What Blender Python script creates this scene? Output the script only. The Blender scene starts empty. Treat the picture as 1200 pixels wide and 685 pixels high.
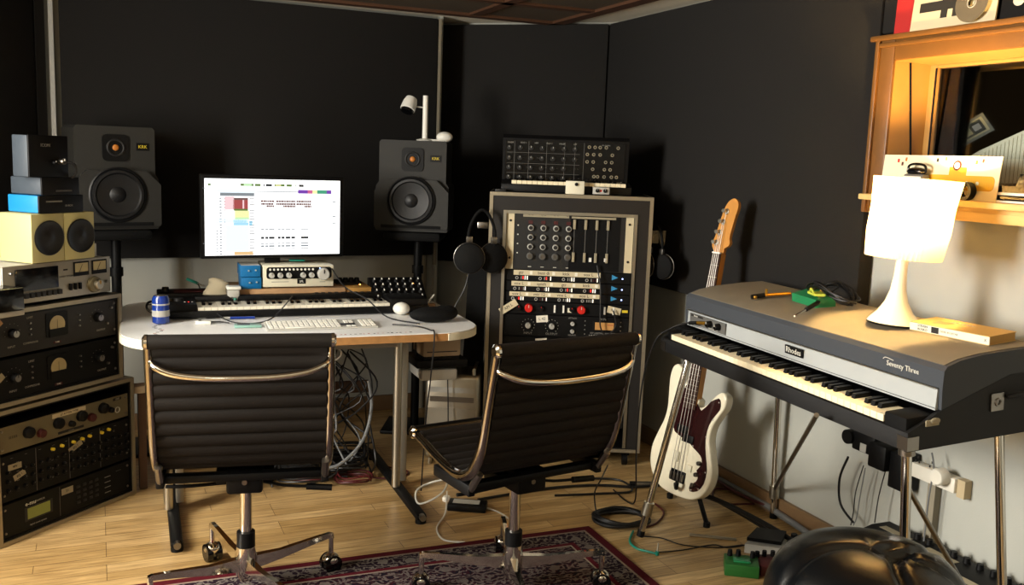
import bpy, bmesh, math, random
from mathutils import Vector, Matrix
random.seed(7)
C = bpy.context.scene.collection
R_ = math.radians
# ---------------------------------------------------------------- camera model
FPX = 1100.0; CH = 1.45
PIT = math.atan(160/1100.); ROL = R_(2.1)
fw = Vector((0, math.cos(PIT), -math.sin(PIT)))
r0 = Vector((1, 0, 0)); u0 = r0.cross(fw)
CR = math.cos(ROL)*r0 + math.sin(ROL)*u0
CU = -math.sin(ROL)*r0 + math.cos(ROL)*u0
CO = Vector((0, 0, CH))
cd = bpy.data.cameras.new('camera'); cam = bpy.data.objects.new('camera', cd); C.objects.link(cam)
cam.matrix_world = Matrix(((CR.x, CU.x, -fw.x, 0), (CR.y, CU.y, -fw.y, 0), (CR.z, CU.z, -fw.z, CH), (0, 0, 0, 1)))
cd.sensor_width = 36; cd.lens = 36*FPX/1200; cd.clip_start = .05
bpy.context.scene.camera = cam

def ray(x, y): return fw + CR*((x-600)/FPX) - CU*((y-342.5)/FPX)
def atz(x, y, z):
    d = ray(x, y); return CO + d*((z-CH)/d.z)
def aty(x, y, Y):
    d = ray(x, y); return CO + d*(Y/d.y)

class Fr:
    """a place in the room: origin o on the floor, X along heading az, Y away into the room, Z up"""
    def __init__(s, o, az):
        s.o = Vector(o); s.az = az; a = R_(az)
        s.X = Vector((math.sin(a), math.cos(a), 0)); s.Y = Vector((-s.X.y, s.X.x, 0)); s.rz = R_(90-az)
    def hit(s, px, py, p, n):
        d = ray(px, py); return CO + d*(n.dot(p-CO)/n.dot(d))
    def f(s, px, py, y=0):
        q = s.hit(px, py, s.o+s.Y*y, s.Y)-s.o; return q.dot(s.X), q.z
    def z(s, px, py, z):
        q = atz(px, py, s.o.z+z)-s.o; return q.dot(s.X), q.dot(s.Y)
    def w(s, x, y, z=0): return s.o + s.X*x + s.Y*y + Vector((0, 0, z))
    def sub(s, x, y, z=0, daz=0): return Fr(s.w(x, y, z), s.az+daz)

# ---------------------------------------------------------------- materials
MT = {}
def lin(h):
    h = h.lstrip('#'); o = []
    for i in (0, 2, 4):
        c = int(h[i:i+2], 16)/255; o.append(c/12.92 if c <= .04045 else ((c+.055)/1.055)**2.4)
    return (*o, 1)
def mat(name, col, rough=.5, metal=0, spec=.5, emit=None, es=1, bump=0, bscale=200, var=0, vscale=20, coat=0, trans=0, ior=1.45):
    m = bpy.data.materials.new(name); m.use_nodes = True; nt = m.node_tree; b = nt.nodes['Principled BSDF']
    c = lin(col) if isinstance(col, str) else (*col, 1)
    b.inputs['Base Color'].default_value = c; b.inputs['Roughness'].default_value = rough
    b.inputs['Metallic'].default_value = metal; b.inputs['Specular IOR Level'].default_value = spec
    b.inputs['Coat Weight'].default_value = coat; b.inputs['Transmission Weight'].default_value = trans; b.inputs['IOR'].default_value = ior
    if emit:
        b.inputs['Emission Color'].default_value = lin(emit); b.inputs['Emission Strength'].default_value = es
    tc = nt.nodes.new('ShaderNodeTexCoord')
    if var:
        n = nt.nodes.new('ShaderNodeTexNoise'); n.inputs['Scale'].default_value = vscale; n.inputs['Detail'].default_value = 5
        nt.links.new(tc.outputs['Object'], n.inputs['Vector'])
        r = nt.nodes.new('ShaderNodeMixRGB'); r.blend_type = 'MIX'
        r.inputs[1].default_value = tuple(min(1, v*(1+var)) for v in c[:3])+(1,); r.inputs[2].default_value = tuple(v*(1-var) for v in c[:3])+(1,)
        nt.links.new(n.outputs['Fac'], r.inputs[0]); nt.links.new(r.outputs[0], b.inputs['Base Color'])
    if bump:
        n = nt.nodes.new('ShaderNodeTexNoise'); n.inputs['Scale'].default_value = bscale; n.inputs['Detail'].default_value = 3
        nt.links.new(tc.outputs['Object'], n.inputs['Vector'])
        bp = nt.nodes.new('ShaderNodeBump'); bp.inputs['Strength'].default_value = bump; bp.inputs['Distance'].default_value = .003
        nt.links.new(n.outputs['Fac'], bp.inputs['Height']); nt.links.new(bp.outputs[0], b.inputs['Normal'])
    MT[name] = m; return m
mat('paint', '#abaca4', .8, var=.05, vscale=6, bump=.15, bscale=300)
mat('ceiling_paint', '#f2ead6', .85)
mat('fabric', '#242322', .95, spec=.1, bump=.7, bscale=420, var=.35, vscale=260)
mat('fabric_edge', '#222120', .9, spec=.1)
mat('tolex', '#141415', .55, spec=.4, bump=.5, bscale=900)
mat('tolex_grey', '#3c4046', .6, spec=.35, bump=.5, bscale=900)
mat('top_grey', '#7b7363', .7, spec=.3, var=.15, vscale=14, bump=.4, bscale=900)
mat('black', '#070708', .5, spec=.25)
mat('black_matt', '#0a0a0a', .8, spec=.2)
mat('black_gloss', '#08080a', .15)
mat('charcoal', '#1e1d1c', .55, bump=.3, bscale=700)
mat('speaker_grey', '#272623', .6, spec=.4, bump=.3, bscale=600)
mat('cone', '#0b0b0d', .5, spec=.5)
mat('rubber', '#101012', .6)
mat('dark_grey', '#1a1a1a', .5)
mat('mid_grey', '#5b5a57', .5)
mat('light_grey', '#b0afa8', .5)
mat('alu', '#b9b4a6', .35, metal=1)
mat('alu_dull', '#a09a8c', .5, metal=.85)
mat('trim_metal', '#a59b86', .45, metal=.8)
mat('chrome', '#d8d4cc', .08, metal=1)
mat('chrome_dark', '#a09a92', .1, metal=1)
mat('steel', '#8e8a84', .3, metal=1)
mat('gold', '#c99a3d', .3, metal=1)
mat('brass_face', '#6e664e', .5, metal=.3)
mat('white', '#e6e4da', .4)
mat('white_key', '#f0ead6', .25)
mat('rhodes_key', '#efe3c2', .25)
mat('cream', '#e4dfc8', .5)
mat('cream_face', '#d5cfb8', .45)
mat('bass_body', '#efe8cf', .15, coat=.6)
mat('tort', '#2a0f10', .15, coat=.5, var=.7, vscale=60)
mat('rosewood', '#3a2318', .5)
mat('maple', '#c58a45', .3, coat=.4, var=.12, vscale=18)
mat('ceiling_beam', '#4e3220', .6, var=.2, vscale=10)
mat('wood_frame', '#6c4820', .4, var=.2, vscale=14)
mat('wood_pale', '#a67c40', .4, var=.15, vscale=10)
mat('wood_sill', '#d9b878', .45, var=.1, vscale=8)
mat('wood_plank', '#a98560', .6, var=.35, vscale=15)
mat('wood_desk', '#a87a48', .55, var=.3, vscale=40)
mat('wood_dark', '#4a3220', .6, var=.25, vscale=12)
mat('desk_top', '#f0f1f0', .4)
mat('cube_wood', '#b9b079', .5)
mat('blue', '#0c67a0', .4)
mat('blue_side', '#1a7ab6', .4)
mat('blue_can', '#11348a', .25, coat=.5)
mat('grey_blue', '#3b434c', .45)
mat('teal', '#12806c', .4)
mat('pedal_green', '#1c7a4a', .35, coat=.4)
mat('green_dark', '#1f5a24', .4)
mat('lime', '#b4c046', .4)
mat('red', '#c22018', .4)
mat('red_sleeve', '#a81c1a', .6)
mat('dark_red', '#42100f', .6)
mat('orange', '#b06a24', .45)
mat('baseboard', '#7d6244', .55, var=.2, vscale=9)
mat('frame_black', '#15110e', .6)
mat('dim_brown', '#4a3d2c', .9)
mat('yellow', '#d8bf30', .5)
mat('vu', '#ab9d74', .4)
mat('vu_orange', '#b98a52', .4, emit='#c88a4a', es=.06)
mat('vu_red', '#a02a1a', .4)
mat('lcd', '#7c8440', .3, emit='#7c8430', es=.05)
mat('tape', '#c9bd9d', .7)
mat('tape_dim', '#958c74', .7)
mat('ink', '#1c1a18', .7)
mat('mark', '#8c8a84', .5)
mat('mark_w', '#d8d6cc', .5)
mat('led_white', '#e8e4dc', emit='#fff4e0', es=.8)
mat('led_red', '#c02020', emit='#ff2a20', es=1.1)
mat('led_blue', '#8fb0ff', emit='#9fb4ff', es=4)
mat('led_cyan', '#2f7fae', emit='#2f8fbe', es=.12)
mat('led_orange', '#ffb060', emit='#ffa850', es=6)
mat('leather', '#07090b', .27, spec=.5, bump=.12, bscale=220)
mat('batten', '#b8a684', .6)
mat('chair_fabric', '#15100c', .75, spec=.3, bump=.4, bscale=800)
mat('cable_black', '#0b0b0c', .45)
mat('cable_grey', '#6d6f70', .5)
mat('cable_white', '#c9c8bf', .5)
mat('cable_red', '#4a1315', .5)
mat('cardboard', '#a3927a', .7)
mat('paper', '#e9e5d6', .7)
mat('book_face', '#c9a35a', .6)
mat('book_page', '#b58c4c', .8)
mat('phone', '#7fa79c', .3)
mat('plaster', '#dcd8cb', .5)
mat('bag', '#b8ad93', .8)
mat('lamp_base', '#f2ead6', .25, coat=.3)
mat('cd', '#b9b19c', .2, metal=.8)
mat('card_yellow', '#d8a82a', .6)
mat('card_white', '#efe2bc', .6)
mat('pink', '#c08a80', .6)
mat('conduit', '#8a8270', .6)
for n, c, s in (('scr_white', '#ffffff', 1.7), ('scr_grey', '#9aa2a8', .8), ('scr_dark', '#50565a', .3), ('scr_red', '#c05a5a', .8), ('scr_pink', '#f4d0d4', 1.1), ('scr_brown', '#9a7470', .6),
                ('scr_green', '#7a9a50', .7), ('scr_yellow', '#f2f2b0', 1.1), ('scr_lime', '#c6f0b8', 1.1), ('scr_blue', '#a8dcf4', 1.1), ('scr_pale', '#dff0fa', 1.3), ('scr_purple', '#8a50c8', .8), ('scr_teal', '#50b890', .8), ('scr_magenta', '#e070a0', .9), ('scr_orange', '#f2ca90', 1)):
    mat(n, '#000000', .3, emit=c, es=s)
def glass_mat():
    m = bpy.data.materials.new('glass'); m.use_nodes = True; nt = m.node_tree; b = nt.nodes['Principled BSDF']; out = nt.nodes['Material Output']
    t = nt.nodes.new('ShaderNodeBsdfTransparent'); t.inputs[0].default_value = (.9, .92, .9, 1)
    g = nt.nodes.new('ShaderNodeBsdfGlossy'); g.inputs['Roughness'].default_value = .02
    fr = nt.nodes.new('ShaderNodeFresnel'); fr.inputs[0].default_value = 1.5
    mx = nt.nodes.new('ShaderNodeMixShader')
    nt.links.new(fr.outputs[0], mx.inputs[0]); nt.links.new(t.outputs[0], mx.inputs[1]); nt.links.new(g.outputs[0], mx.inputs[2]); nt.links.new(mx.outputs[0], out.inputs[0])
    MT['glass'] = m
glass_mat()
def shade_mat():
    m = bpy.data.materials.new('shade'); m.use_nodes = True; nt = m.node_tree; out = nt.nodes['Material Output']
    d = nt.nodes.new('ShaderNodeBsdfDiffuse'); d.inputs[0].default_value = (.9, .87, .8, 1)
    t = nt.nodes.new('ShaderNodeBsdfTranslucent'); t.inputs[0].default_value = (.8, .66, .42, 1)
    mx = nt.nodes.new('ShaderNodeMixShader'); mx.inputs[0].default_value = .5
    nt.links.new(d.outputs[0], mx.inputs[1]); nt.links.new(t.outputs[0], mx.inputs[2]); nt.links.new(mx.outputs[0], out.inputs[0])
    MT['shade'] = m
shade_mat()
def floor_mat():
    m = bpy.data.materials.new('floor_boards'); m.use_nodes = True; nt = m.node_tree; b = nt.nodes['Principled BSDF']; L = nt.links.new
    tc = nt.nodes.new('ShaderNodeTexCoord'); mp = nt.nodes.new('ShaderNodeMapping'); mp.inputs['Rotation'].default_value = (0, 0, -R_(90-66)); L(tc.outputs['Object'], mp.inputs[0])
    br = nt.nodes.new('ShaderNodeTexBrick'); br.offset = .37; br.offset_frequency = 3
    for k, v in (('Scale', 1), ('Mortar Size', .0011), ('Brick Width', .62), ('Row Height', .066), ('Bias', 0)): br.inputs[k].default_value = v
    br.inputs['Color1'].default_value = lin('#c9ac7c'); br.inputs['Color2'].default_value = lin('#a88958'); br.inputs['Mortar'].default_value = lin('#5a4226')
    L(mp.outputs[0], br.inputs['Vector'])
    m2 = nt.nodes.new('ShaderNodeMapping'); m2.inputs['Scale'].default_value = (1.5, 22, 1); L(mp.outputs[0], m2.inputs[0])
    n = nt.nodes.new('ShaderNodeTexNoise'); n.inputs['Scale'].default_value = 4; n.inputs['Detail'].default_value = 8; n.inputs['Distortion'].default_value = .6; L(m2.outputs[0], n.inputs['Vector'])
    rp = nt.nodes.new('ShaderNodeValToRGB'); rp.color_ramp.elements[0].position = .35; rp.color_ramp.elements[0].color = (.55, .5, .42, 1); rp.color_ramp.elements[1].position = .65; rp.color_ramp.elements[1].color = (1.1, 1.08, 1.02, 1); L(n.outputs['Fac'], rp.inputs[0])
    mu = nt.nodes.new('ShaderNodeMixRGB'); mu.blend_type = 'MULTIPLY'; mu.inputs[0].default_value = .8; L(br.outputs['Color'], mu.inputs[1]); L(rp.outputs[0], mu.inputs[2])
    n2 = nt.nodes.new('ShaderNodeTexNoise'); n2.inputs['Scale'].default_value = 3.2; n2.inputs['Detail'].default_value = 6; L(mp.outputs[0], n2.inputs['Vector'])
    r2 = nt.nodes.new('ShaderNodeValToRGB'); r2.color_ramp.elements[0].position = .3; r2.color_ramp.elements[0].color = (.62, .55, .48, 1); r2.color_ramp.elements[1].position = .55; r2.color_ramp.elements[1].color = (1, 1, 1, 1); L(n2.outputs['Fac'], r2.inputs[0])
    m3 = nt.nodes.new('ShaderNodeMixRGB'); m3.blend_type = 'MULTIPLY'; m3.inputs[0].default_value = .55; L(mu.outputs[0], m3.inputs[1]); L(r2.outputs[0], m3.inputs[2])
    L(m3.outputs[0], b.inputs['Base Color']); b.inputs['Roughness'].default_value = .38; b.inputs['Specular IOR Level'].default_value = .4
    bp = nt.nodes.new('ShaderNodeBump'); bp.inputs['Strength'].default_value = .25; bp.inputs['Distance'].default_value = .002; L(br.outputs['Fac'], bp.inputs['Height']); bp.invert = True; L(bp.outputs[0], b.inputs['Normal'])
    MT['floor_boards'] = m
floor_mat()
def rug_mat(w, h):
    """maroon field, cream arabesque, striped border; object coordinates with the rug's corner at the origin"""
    m = bpy.data.materials.new('rug_wool'); m.use_nodes = True; nt = m.node_tree; b = nt.nodes['Principled BSDF']; L = nt.links.new
    N = nt.nodes.new
    tc = N('ShaderNodeTexCoord'); sp = N('ShaderNodeSeparateXYZ'); L(tc.outputs['Object'], sp.inputs[0])
    def math_(op, a, c=None):
        n = N('ShaderNodeMath'); n.operation = op
        for i, v in enumerate((a, c)):
            if v is None: continue
            if isinstance(v, (int, float)): n.inputs[i].default_value = v
            else: L(v, n.inputs[i])
        return n.outputs[0]
    dx = math_('MINIMUM', math_('ABSOLUTE', sp.outputs[0]), math_('ABSOLUTE', math_('ADD', sp.outputs[0], w)))
    dy = math_('MINIMUM', math_('ABSOLUTE', sp.outputs[1]), math_('ABSOLUTE', math_('ADD', sp.outputs[1], h)))
    d = math_('MINIMUM', dx, dy)
    # medallion pattern: rings in a repeated cell + voronoi flowers
    v = N('ShaderNodeTexVoronoi'); v.feature = 'DISTANCE_TO_EDGE'; v.inputs['Scale'].default_value = 26; L(tc.outputs['Object'], v.inputs['Vector'])
    v2 = N('ShaderNodeTexVoronoi'); v2.inputs['Scale'].default_value = 9; v2.inputs['Randomness'].default_value = .35; L(tc.outputs['Object'], v2.inputs['Vector'])
    wv = N('ShaderNodeTexWave'); wv.wave_type = 'RINGS'; wv.inputs['Scale'].default_value = 11; wv.inputs['Distortion'].default_value = 9; wv.inputs['Detail'].default_value = 2; wv.inputs['Detail Scale'].default_value = 3; L(tc.outputs['Object'], wv.inputs['Vector'])
    rings = math_('SINE', math_('MULTIPLY', v2.outputs['Distance'], 42))
    pat1 = math_('GREATER_THAN', math_('MULTIPLY', rings, math_('LESS_THAN', v.outputs['Distance'], .10)), .3)
    pat2 = math_('GREATER_THAN', wv.outputs['Fac'], .8)
    pat3 = math_('LESS_THAN', v2.outputs['Distance'], .16)
    pat = math_('MAXIMUM', pat1, math_('MAXIMUM', pat2, pat3))
    navy = math_('LESS_THAN', wv.outputs['Fac'], .22)
    def mix(f, a, c):
        n = N('ShaderNodeMixRGB'); L(f, n.inputs[0])
        for i, q in ((1, a), (2, c)):
            if isinstance(q, str): n.inputs[i].default_value = lin(q)
            else: L(q, n.inputs[i])
        return n.outputs[0]
    col = mix(navy, '#33101a', '#17111d'); col = mix(pat, col, '#655c58')
    # borders
    def band(lo, hi): return math_('MULTIPLY', math_('GREATER_THAN', d, lo), math_('LESS_THAN', d, hi))
    bd = mix(pat, '#241420', '#6f6862')
    col = mix(band(.045, .13), col, bd)
    col = mix(band(.13, .15), col, '#571520'); col = mix(band(.15, .157), col, '#9a8f80')
    col = mix(band(.036, .045), col, '#8d7e70'); col = mix(math_('LESS_THAN', d, .036), col, '#4d1019')
    no = N('ShaderNodeTexNoise'); no.inputs['Scale'].default_value = 300; L(tc.outputs['Object'], no.inputs['Vector'])
    bp = N('ShaderNodeBump'); bp.inputs['Strength'].default_value = .8; bp.inputs['Distance'].default_value = .004; L(no.outputs['Fac'], bp.inputs['Height']); L(bp.outputs[0], b.inputs['Normal'])
    L(col, b.inputs['Base Color']); b.inputs['Roughness'].default_value = .95; b.inputs['Specular IOR Level'].default_value = .1
    MT['rug_wool'] = m

# ---------------------------------------------------------------- mesh builder
_tcache = {}
class MB:
    def __init__(s, m='black'): s.bm = bmesh.new(); s.ms = []; s.d = m; s.M = Matrix()
    def mi(s, m):
        m = m or s.d
        if m not in s.ms: s.ms.append(m)
        return s.ms.index(m)
    def add(s, vs, fs, m=None):
        i = s.mi(m); bv = [s.bm.verts.new(s.M @ Vector(v)) for v in vs]
        for f in fs:
            try: q = s.bm.faces.new([bv[k] for k in f]); q.material_index = i
            except ValueError: pass
        return s
    def box(s, x0, x1, y0, y1, z0, z1, m=None, bev=0, seg=2):
        x0, x1 = min(x0, x1), max(x0, x1); y0, y1 = min(y0, y1), max(y0, y1); z0, z1 = min(z0, z1), max(z0, z1)
        vs = [(x, y, z) for x in (x0, x1) for y in (y0, y1) for z in (z0, z1)]
        fs = [(0, 1, 3, 2), (4, 6, 7, 5), (0, 4, 5, 1), (2, 3, 7, 6), (0, 2, 6, 4), (1, 5, 7, 3)]
        if not bev: return s.add(vs, fs, m)
        t = bmesh.new(); bv = [t.verts.new(v) for v in vs]
        for f in fs: t.faces.new([bv[k] for k in f])
        bev = min(bev, .49*min(x1-x0, y1-y0, z1-z0))
        bmesh.ops.bevel(t, geom=t.edges[:], offset=bev, segments=seg, profile=.5, affect='EDGES')
        return s.merge(t, m)
    def merge(s, t, m=None):
        t.verts.ensure_lookup_table(); t.verts.index_update()
        vs = [v.co.copy() for v in t.verts]; fs = [[v.index for v in f.verts] for f in t.faces]; t.free()
        return s.add(vs, fs, m)
    def cyl(s, a, b, r, m=None, r2=None, n=16, caps=True):
        a = Vector(a); b = Vector(b); r2 = r if r2 is None else r2; d = (b-a).normalized()
        u = d.orthogonal().normalized(); w = d.cross(u); vs = []
        for p, q in ((a, r), (b, r2)):
            for i in range(n):
                t = 2*math.pi*i/n; vs.append(p+(u*math.cos(t)+w*math.sin(t))*q)
        fs = [(i, (i+1) % n, n+(i+1) % n, n+i) for i in range(n)]
        if caps: fs += [tuple(range(n))[::-1], tuple(range(n, 2*n))]
        return s.add(vs, fs, m)
    def tube(s, pts, r, m=None, n=8, smooth=True, sub=6, flat=None):
        pts = [Vector(p) for p in pts]
        if smooth and len(pts) > 2: pts = crom(pts, sub)
        k = len(pts); rs = r if isinstance(r, (list, tuple)) else None
        prev = None; vs = []
        for i, p in enumerate(pts):
            d = (pts[min(i+1, k-1)]-pts[max(i-1, 0)])
            d = d.normalized() if d.length > 1e-9 else Vector((0, 0, 1))
            u = d.orthogonal().normalized() if prev is None else (prev-d*prev.dot(d))
            u = u.normalized() if u.length > 1e-6 else d.orthogonal().normalized()
            prev = u; w = d.cross(u)
            rr = r if rs is None else rs[0]+(rs[-1]-rs[0])*i/(k-1)
            for j in range(n):
                t = 2*math.pi*j/n; vs.append(p+(u*math.cos(t)+w*math.sin(t))*rr)
        fs = [(i*n+j, i*n+(j+1) % n, (i+1)*n+(j+1) % n, (i+1)*n+j) for i in range(k-1) for j in range(n)]
        fs += [tuple(range(n))[::-1], tuple(range((k-1)*n, k*n))]
        return s.add(vs, fs, m)
    def lathe(s, prof, c=(0, 0, 0), ax='z', m=None, n=32, cap=True):
        c = Vector(c); vs = []
        for r, h in prof:
            for i in range(n):
                t = 2*math.pi*i/n; a, b = r*math.cos(t), r*math.sin(t)
                v = {'z': (a, b, h), 'y': (a, -h, b), 'x': (h, a, b)}[ax]; vs.append(c+Vector(v))   # 'y' axis points to the front (-Y)
        k = len(prof)
        fs = [(i*n+j, i*n+(j+1) % n, (i+1)*n+(j+1) % n, (i+1)*n+j) for i in range(k-1) for j in range(n)]
        if cap: fs += [tuple(range(n))[::-1], tuple(range((k-1)*n, k*n))]
        return s.add(vs, fs, m)
    def prism(s, poly, ax, a0, a1, m=None):
        """poly in the two remaining axes (x,z for 'y'; y,z for 'x'; x,y for 'z')"""
        def P(u, v, a): return {'y': (u, a, v), 'x': (a, u, v), 'z': (u, v, a)}[ax]
        n = len(poly); vs = [P(u, v, a0) for u, v in poly]+[P(u, v, a1) for u, v in poly]
        fs = [tuple(range(n)), tuple(range(n, 2*n))[::-1]]+[(i, (i+1) % n, n+(i+1) % n, n+i) for i in range(n)]
        return s.add(vs, fs, m)
    def ring(s, c, R, r, ax='y', m=None, n=28, k=8):
        c = Vector(c); vs = []
        for i in range(n):
            t = 2*math.pi*i/n
            for j in range(k):
                q = 2*math.pi*j/k; rr = R+r*math.cos(q); h = r*math.sin(q); a, b = rr*math.cos(t), rr*math.sin(t)
                vs.append(c+Vector({'z': (a, b, h), 'y': (a, -h, b), 'x': (h, a, b)}[ax]))
        fs = [(i*k+j, i*k+(j+1) % k, ((i+1) % n)*k+(j+1) % k, ((i+1) % n)*k+j) for i in range(n) for j in range(k)]
        return s.add(vs, fs, m)
    def ball(s, c, r, m=None, sc=(1, 1, 1), sub=3):
        t = bmesh.new(); bmesh.ops.create_icosphere(t, subdivisions=sub, radius=r)
        for v in t.verts: v.co = Vector((v.co.x*sc[0], v.co.y*sc[1], v.co.z*sc[2]))+Vector(c)
        return s.merge(t, m)
    def text(s, txt, x, z, size, y=0, m='mark', rot=0, align='CENTER', plane='xz', ext=.0004, bold=False):
        """flat lettering; plane 'xz' faces the front (-Y), 'xy' faces up"""
        if (txt, align) not in _tcache:
            cu = bpy.data.curves.new('t', 'FONT'); cu.body = txt; cu.size = 1; cu.align_x = align; cu.align_y = 'CENTER'; cu.resolution_u = 2; cu.extrude = .01
            ob = bpy.data.objects.new('t', cu); me = bpy.data.meshes.new_from_object(ob)
            _tcache[(txt, align)] = ([v.co.copy() for v in me.vertices], [list(p.vertices) for p in me.polygons])
            bpy.data.objects.remove(ob); bpy.data.curves.remove(cu); bpy.data.meshes.remove(me)
        vs, fs = _tcache[(txt, align)]; ca, sa = math.cos(rot), math.sin(rot); out = []
        for v in vs:
            a, b = v.x*size, v.y*size; a, b = a*ca-b*sa, a*sa+b*ca; e = v.z*ext/.01
            out.append((x+a, y-e-ext, z+b) if plane == 'xz' else (x+a, z+b, y+e+ext))
        return s.add(out, fs, m)
    def build(s, name, parent=None, label=None, loc=None, smooth=35):
        me = bpy.data.meshes.new(name)
        bmesh.ops.recalc_face_normals(s.bm, faces=s.bm.faces[:])
        s.bm.to_mesh(me); s.bm.free()
        for m in s.ms: me.materials.append(MT[m])
        if smooth:
            me.polygons.foreach_set('use_smooth', [True]*len(me.polygons)); me.set_sharp_from_angle(angle=R_(smooth))
        o = bpy.data.objects.new(name, me); C.objects.link(o)
        if parent: o.parent = parent
        if loc is not None: o.location = loc
        if label: o['label'] = label
        return o
def crom(p, sub):
    o = []; n = len(p)
    for i in range(n-1):
        a, b, c, d = p[max(i-1, 0)], p[i], p[i+1], p[min(i+2, n-1)]
        for k in range(sub):
            t = k/sub; o.append(.5*((2*b)+(c-a)*t+(2*a-5*b+4*c-d)*t*t+(3*b-a-3*c+d)*t**3))
    o.append(p[-1]); return o
def tag(o, label, cat, group=None):
    o['label'] = label; o['category'] = cat
    if group: o['group'] = group
    return o
def thing(name, label, cat, fr=None, loc=None, rz=0, group=None):
    o = bpy.data.objects.new(name, None); o.empty_display_size = .1; C.objects.link(o)
    o.location = fr.o if fr else loc; o.rotation_euler = (0, 0, fr.rz if fr else rz)
    return tag(o, label, cat, group)
def place(o, fr):
    o.location = fr.o; o.rotation_euler = (0, 0, fr.rz); return o
def struct(o): o['kind'] = 'structure'; return o
def copies(src, locs, name=None):
    """src is the first; further ones share its mesh and parent"""
    out = [src]; src.location = locs[0]
    for l in locs[1:]:
        c = src.copy(); c.location = l; C.objects.link(c); c.parent = src.parent; out.append(c)
    return out
def knob_mb(r, d, m='black', cap=None, tick='mark_w', skirt=None):
    k = MB(m)
    if skirt: k.lathe([(r*1.35, 0), (r*1.3, d*.2), (r, d*.25)], ax='y', m=skirt, n=20)
    k.lathe([(r, 0), (r*.92, d*.9), (r*.8, d)], ax='y', m=m, n=20)
    if cap: k.lathe([(r*.7, d*.9), (r*.66, d*1.05)], ax='y', m=cap, n=20)
    if tick: k.box(-r*.07, r*.07, -d*1.1, -d*.9, r*.15, r*.8, tick)
    return k
def knobs(parent, pos, r, d, m='black', y=0, name='knob', **kw):
    return copies(knob_mb(r, d, m, **kw).build(name, parent), [(x, y, z) for x, z in pos])
def cable(label, pts, r=.003, m='cable_black', cat='cable', group=None, name='cable', sub=6, n=7):
    return tag(MB(m).tube(pts, r, n=n, sub=sub).build(name), label, cat, group)
# ================================================================ ROOM
ZC = 2.185
RW = Fr((.469, 5.191, 0), 157)        # face of the right wall's panel; x runs from the corner towards the camera
DG = Fr((.469, 5.191, 0), 106.8)      # angled corner panel
BW = Fr((-.446, 5.233, 0), 65.1)      # long back panel, x negative to the left
LW = Fr((-2.20, 4.45, 0), 19.3)       # left end, x negative towards the camera
WP = .065
def poly_slab(pts, z0, z1, m, name):
    b = MB(m); b.prism([(p[0], p[1]) for p in pts], 'z', z0, z1); return struct(b.build(name, smooth=0))
foot = [(-2.75, -2.3), (4.2, -2.3), (RW.w(6, .4).x, RW.w(6, .4).y), (.75, 5.45), (-.4, 5.85), (-2.35, 4.75), (-2.75, 3.2)]
poly_slab(foot, -.1, 0, 'floor_boards', 'floor')
poly_slab(foot, ZC, ZC+.1, 'ceiling_paint', 'ceiling')
struct(place(MB('paint').box(-2.05, .03, WP, .2, 0, ZC).box(.014, .03, .02, .5, 0, ZC).build('wall_back', smooth=0), BW))
struct(place(MB('paint').box(-1.04, .09, WP, .2, 0, ZC).build('wall_back_right', smooth=0), DG))
struct(place(MB('paint').box(-1.36, .04, WP, .2, 0, ZC).build('wall_left', smooth=0), LW))
WX0, WX1, WZ0, WZ1 = 2.09, 3.25, 1.365, 1.815
w = MB('paint'); w.box(-.02, WX0, WP, .30, 0, ZC); w.box(WX1, 8.2, WP, .30, 0, ZC); w.box(WX0, WX1, WP, .30, 0, WZ0); w.box(WX0, WX1, WP, .30, WZ1, ZC)
struct(place(w.build('wall_right', smooth=0), RW))
# left wall with the daylight window (out of the frame), wall behind the camera
w = MB('paint'); w.box(-2.75, -2.63, -2.2, .95, 0, ZC); w.box(-2.75, -2.63, 2.25, 3.2, 0, ZC); w.box(-2.75, -2.63, .95, 2.25, 0, 1.0); w.box(-2.75, -2.63, .95, 2.25, 2.05, ZC)
struct(w.build('wall_left', smooth=0))
w = MB('wood_pale')
w.box(-2.7, -2.6, .92, .97, .97, 2.08); w.box(-2.7, -2.6, 2.23, 2.28, .97, 2.08); w.box(-2.7, -2.6, .97, 2.23, .97, 1.02); w.box(-2.7, -2.6, .97, 2.23, 2.03, 2.08); w.box(-2.69, -2.65, 1.58, 1.62, 1.02, 2.03)
struct(w.build('window_2', smooth=0))
struct(MB('paint').box(-2.75, 4.2, -2.3, -2.2, 0, ZC).build('wall_front', smooth=0))
# ceiling frame
CT = Fr((atz(655, 26, ZC).x, atz(655, 26, ZC).y, 0), 157)
c = MB('ceiling_beam'); c.box(0, 3.6, -.07, 0, ZC-.022, ZC); c.box(0, .07, -3.2, 0, ZC-.022, ZC)
c.box(.07, 3.6, -.55, -.49, ZC-.02, ZC); c.box(.5, .56, -3.2, -.07, ZC-.02, ZC); c.box(.07, 3.6, -3.2, -.07, ZC-.008, ZC, 'dim_brown')
struct(place(c.build('trim_1', smooth=0), CT))
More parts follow.
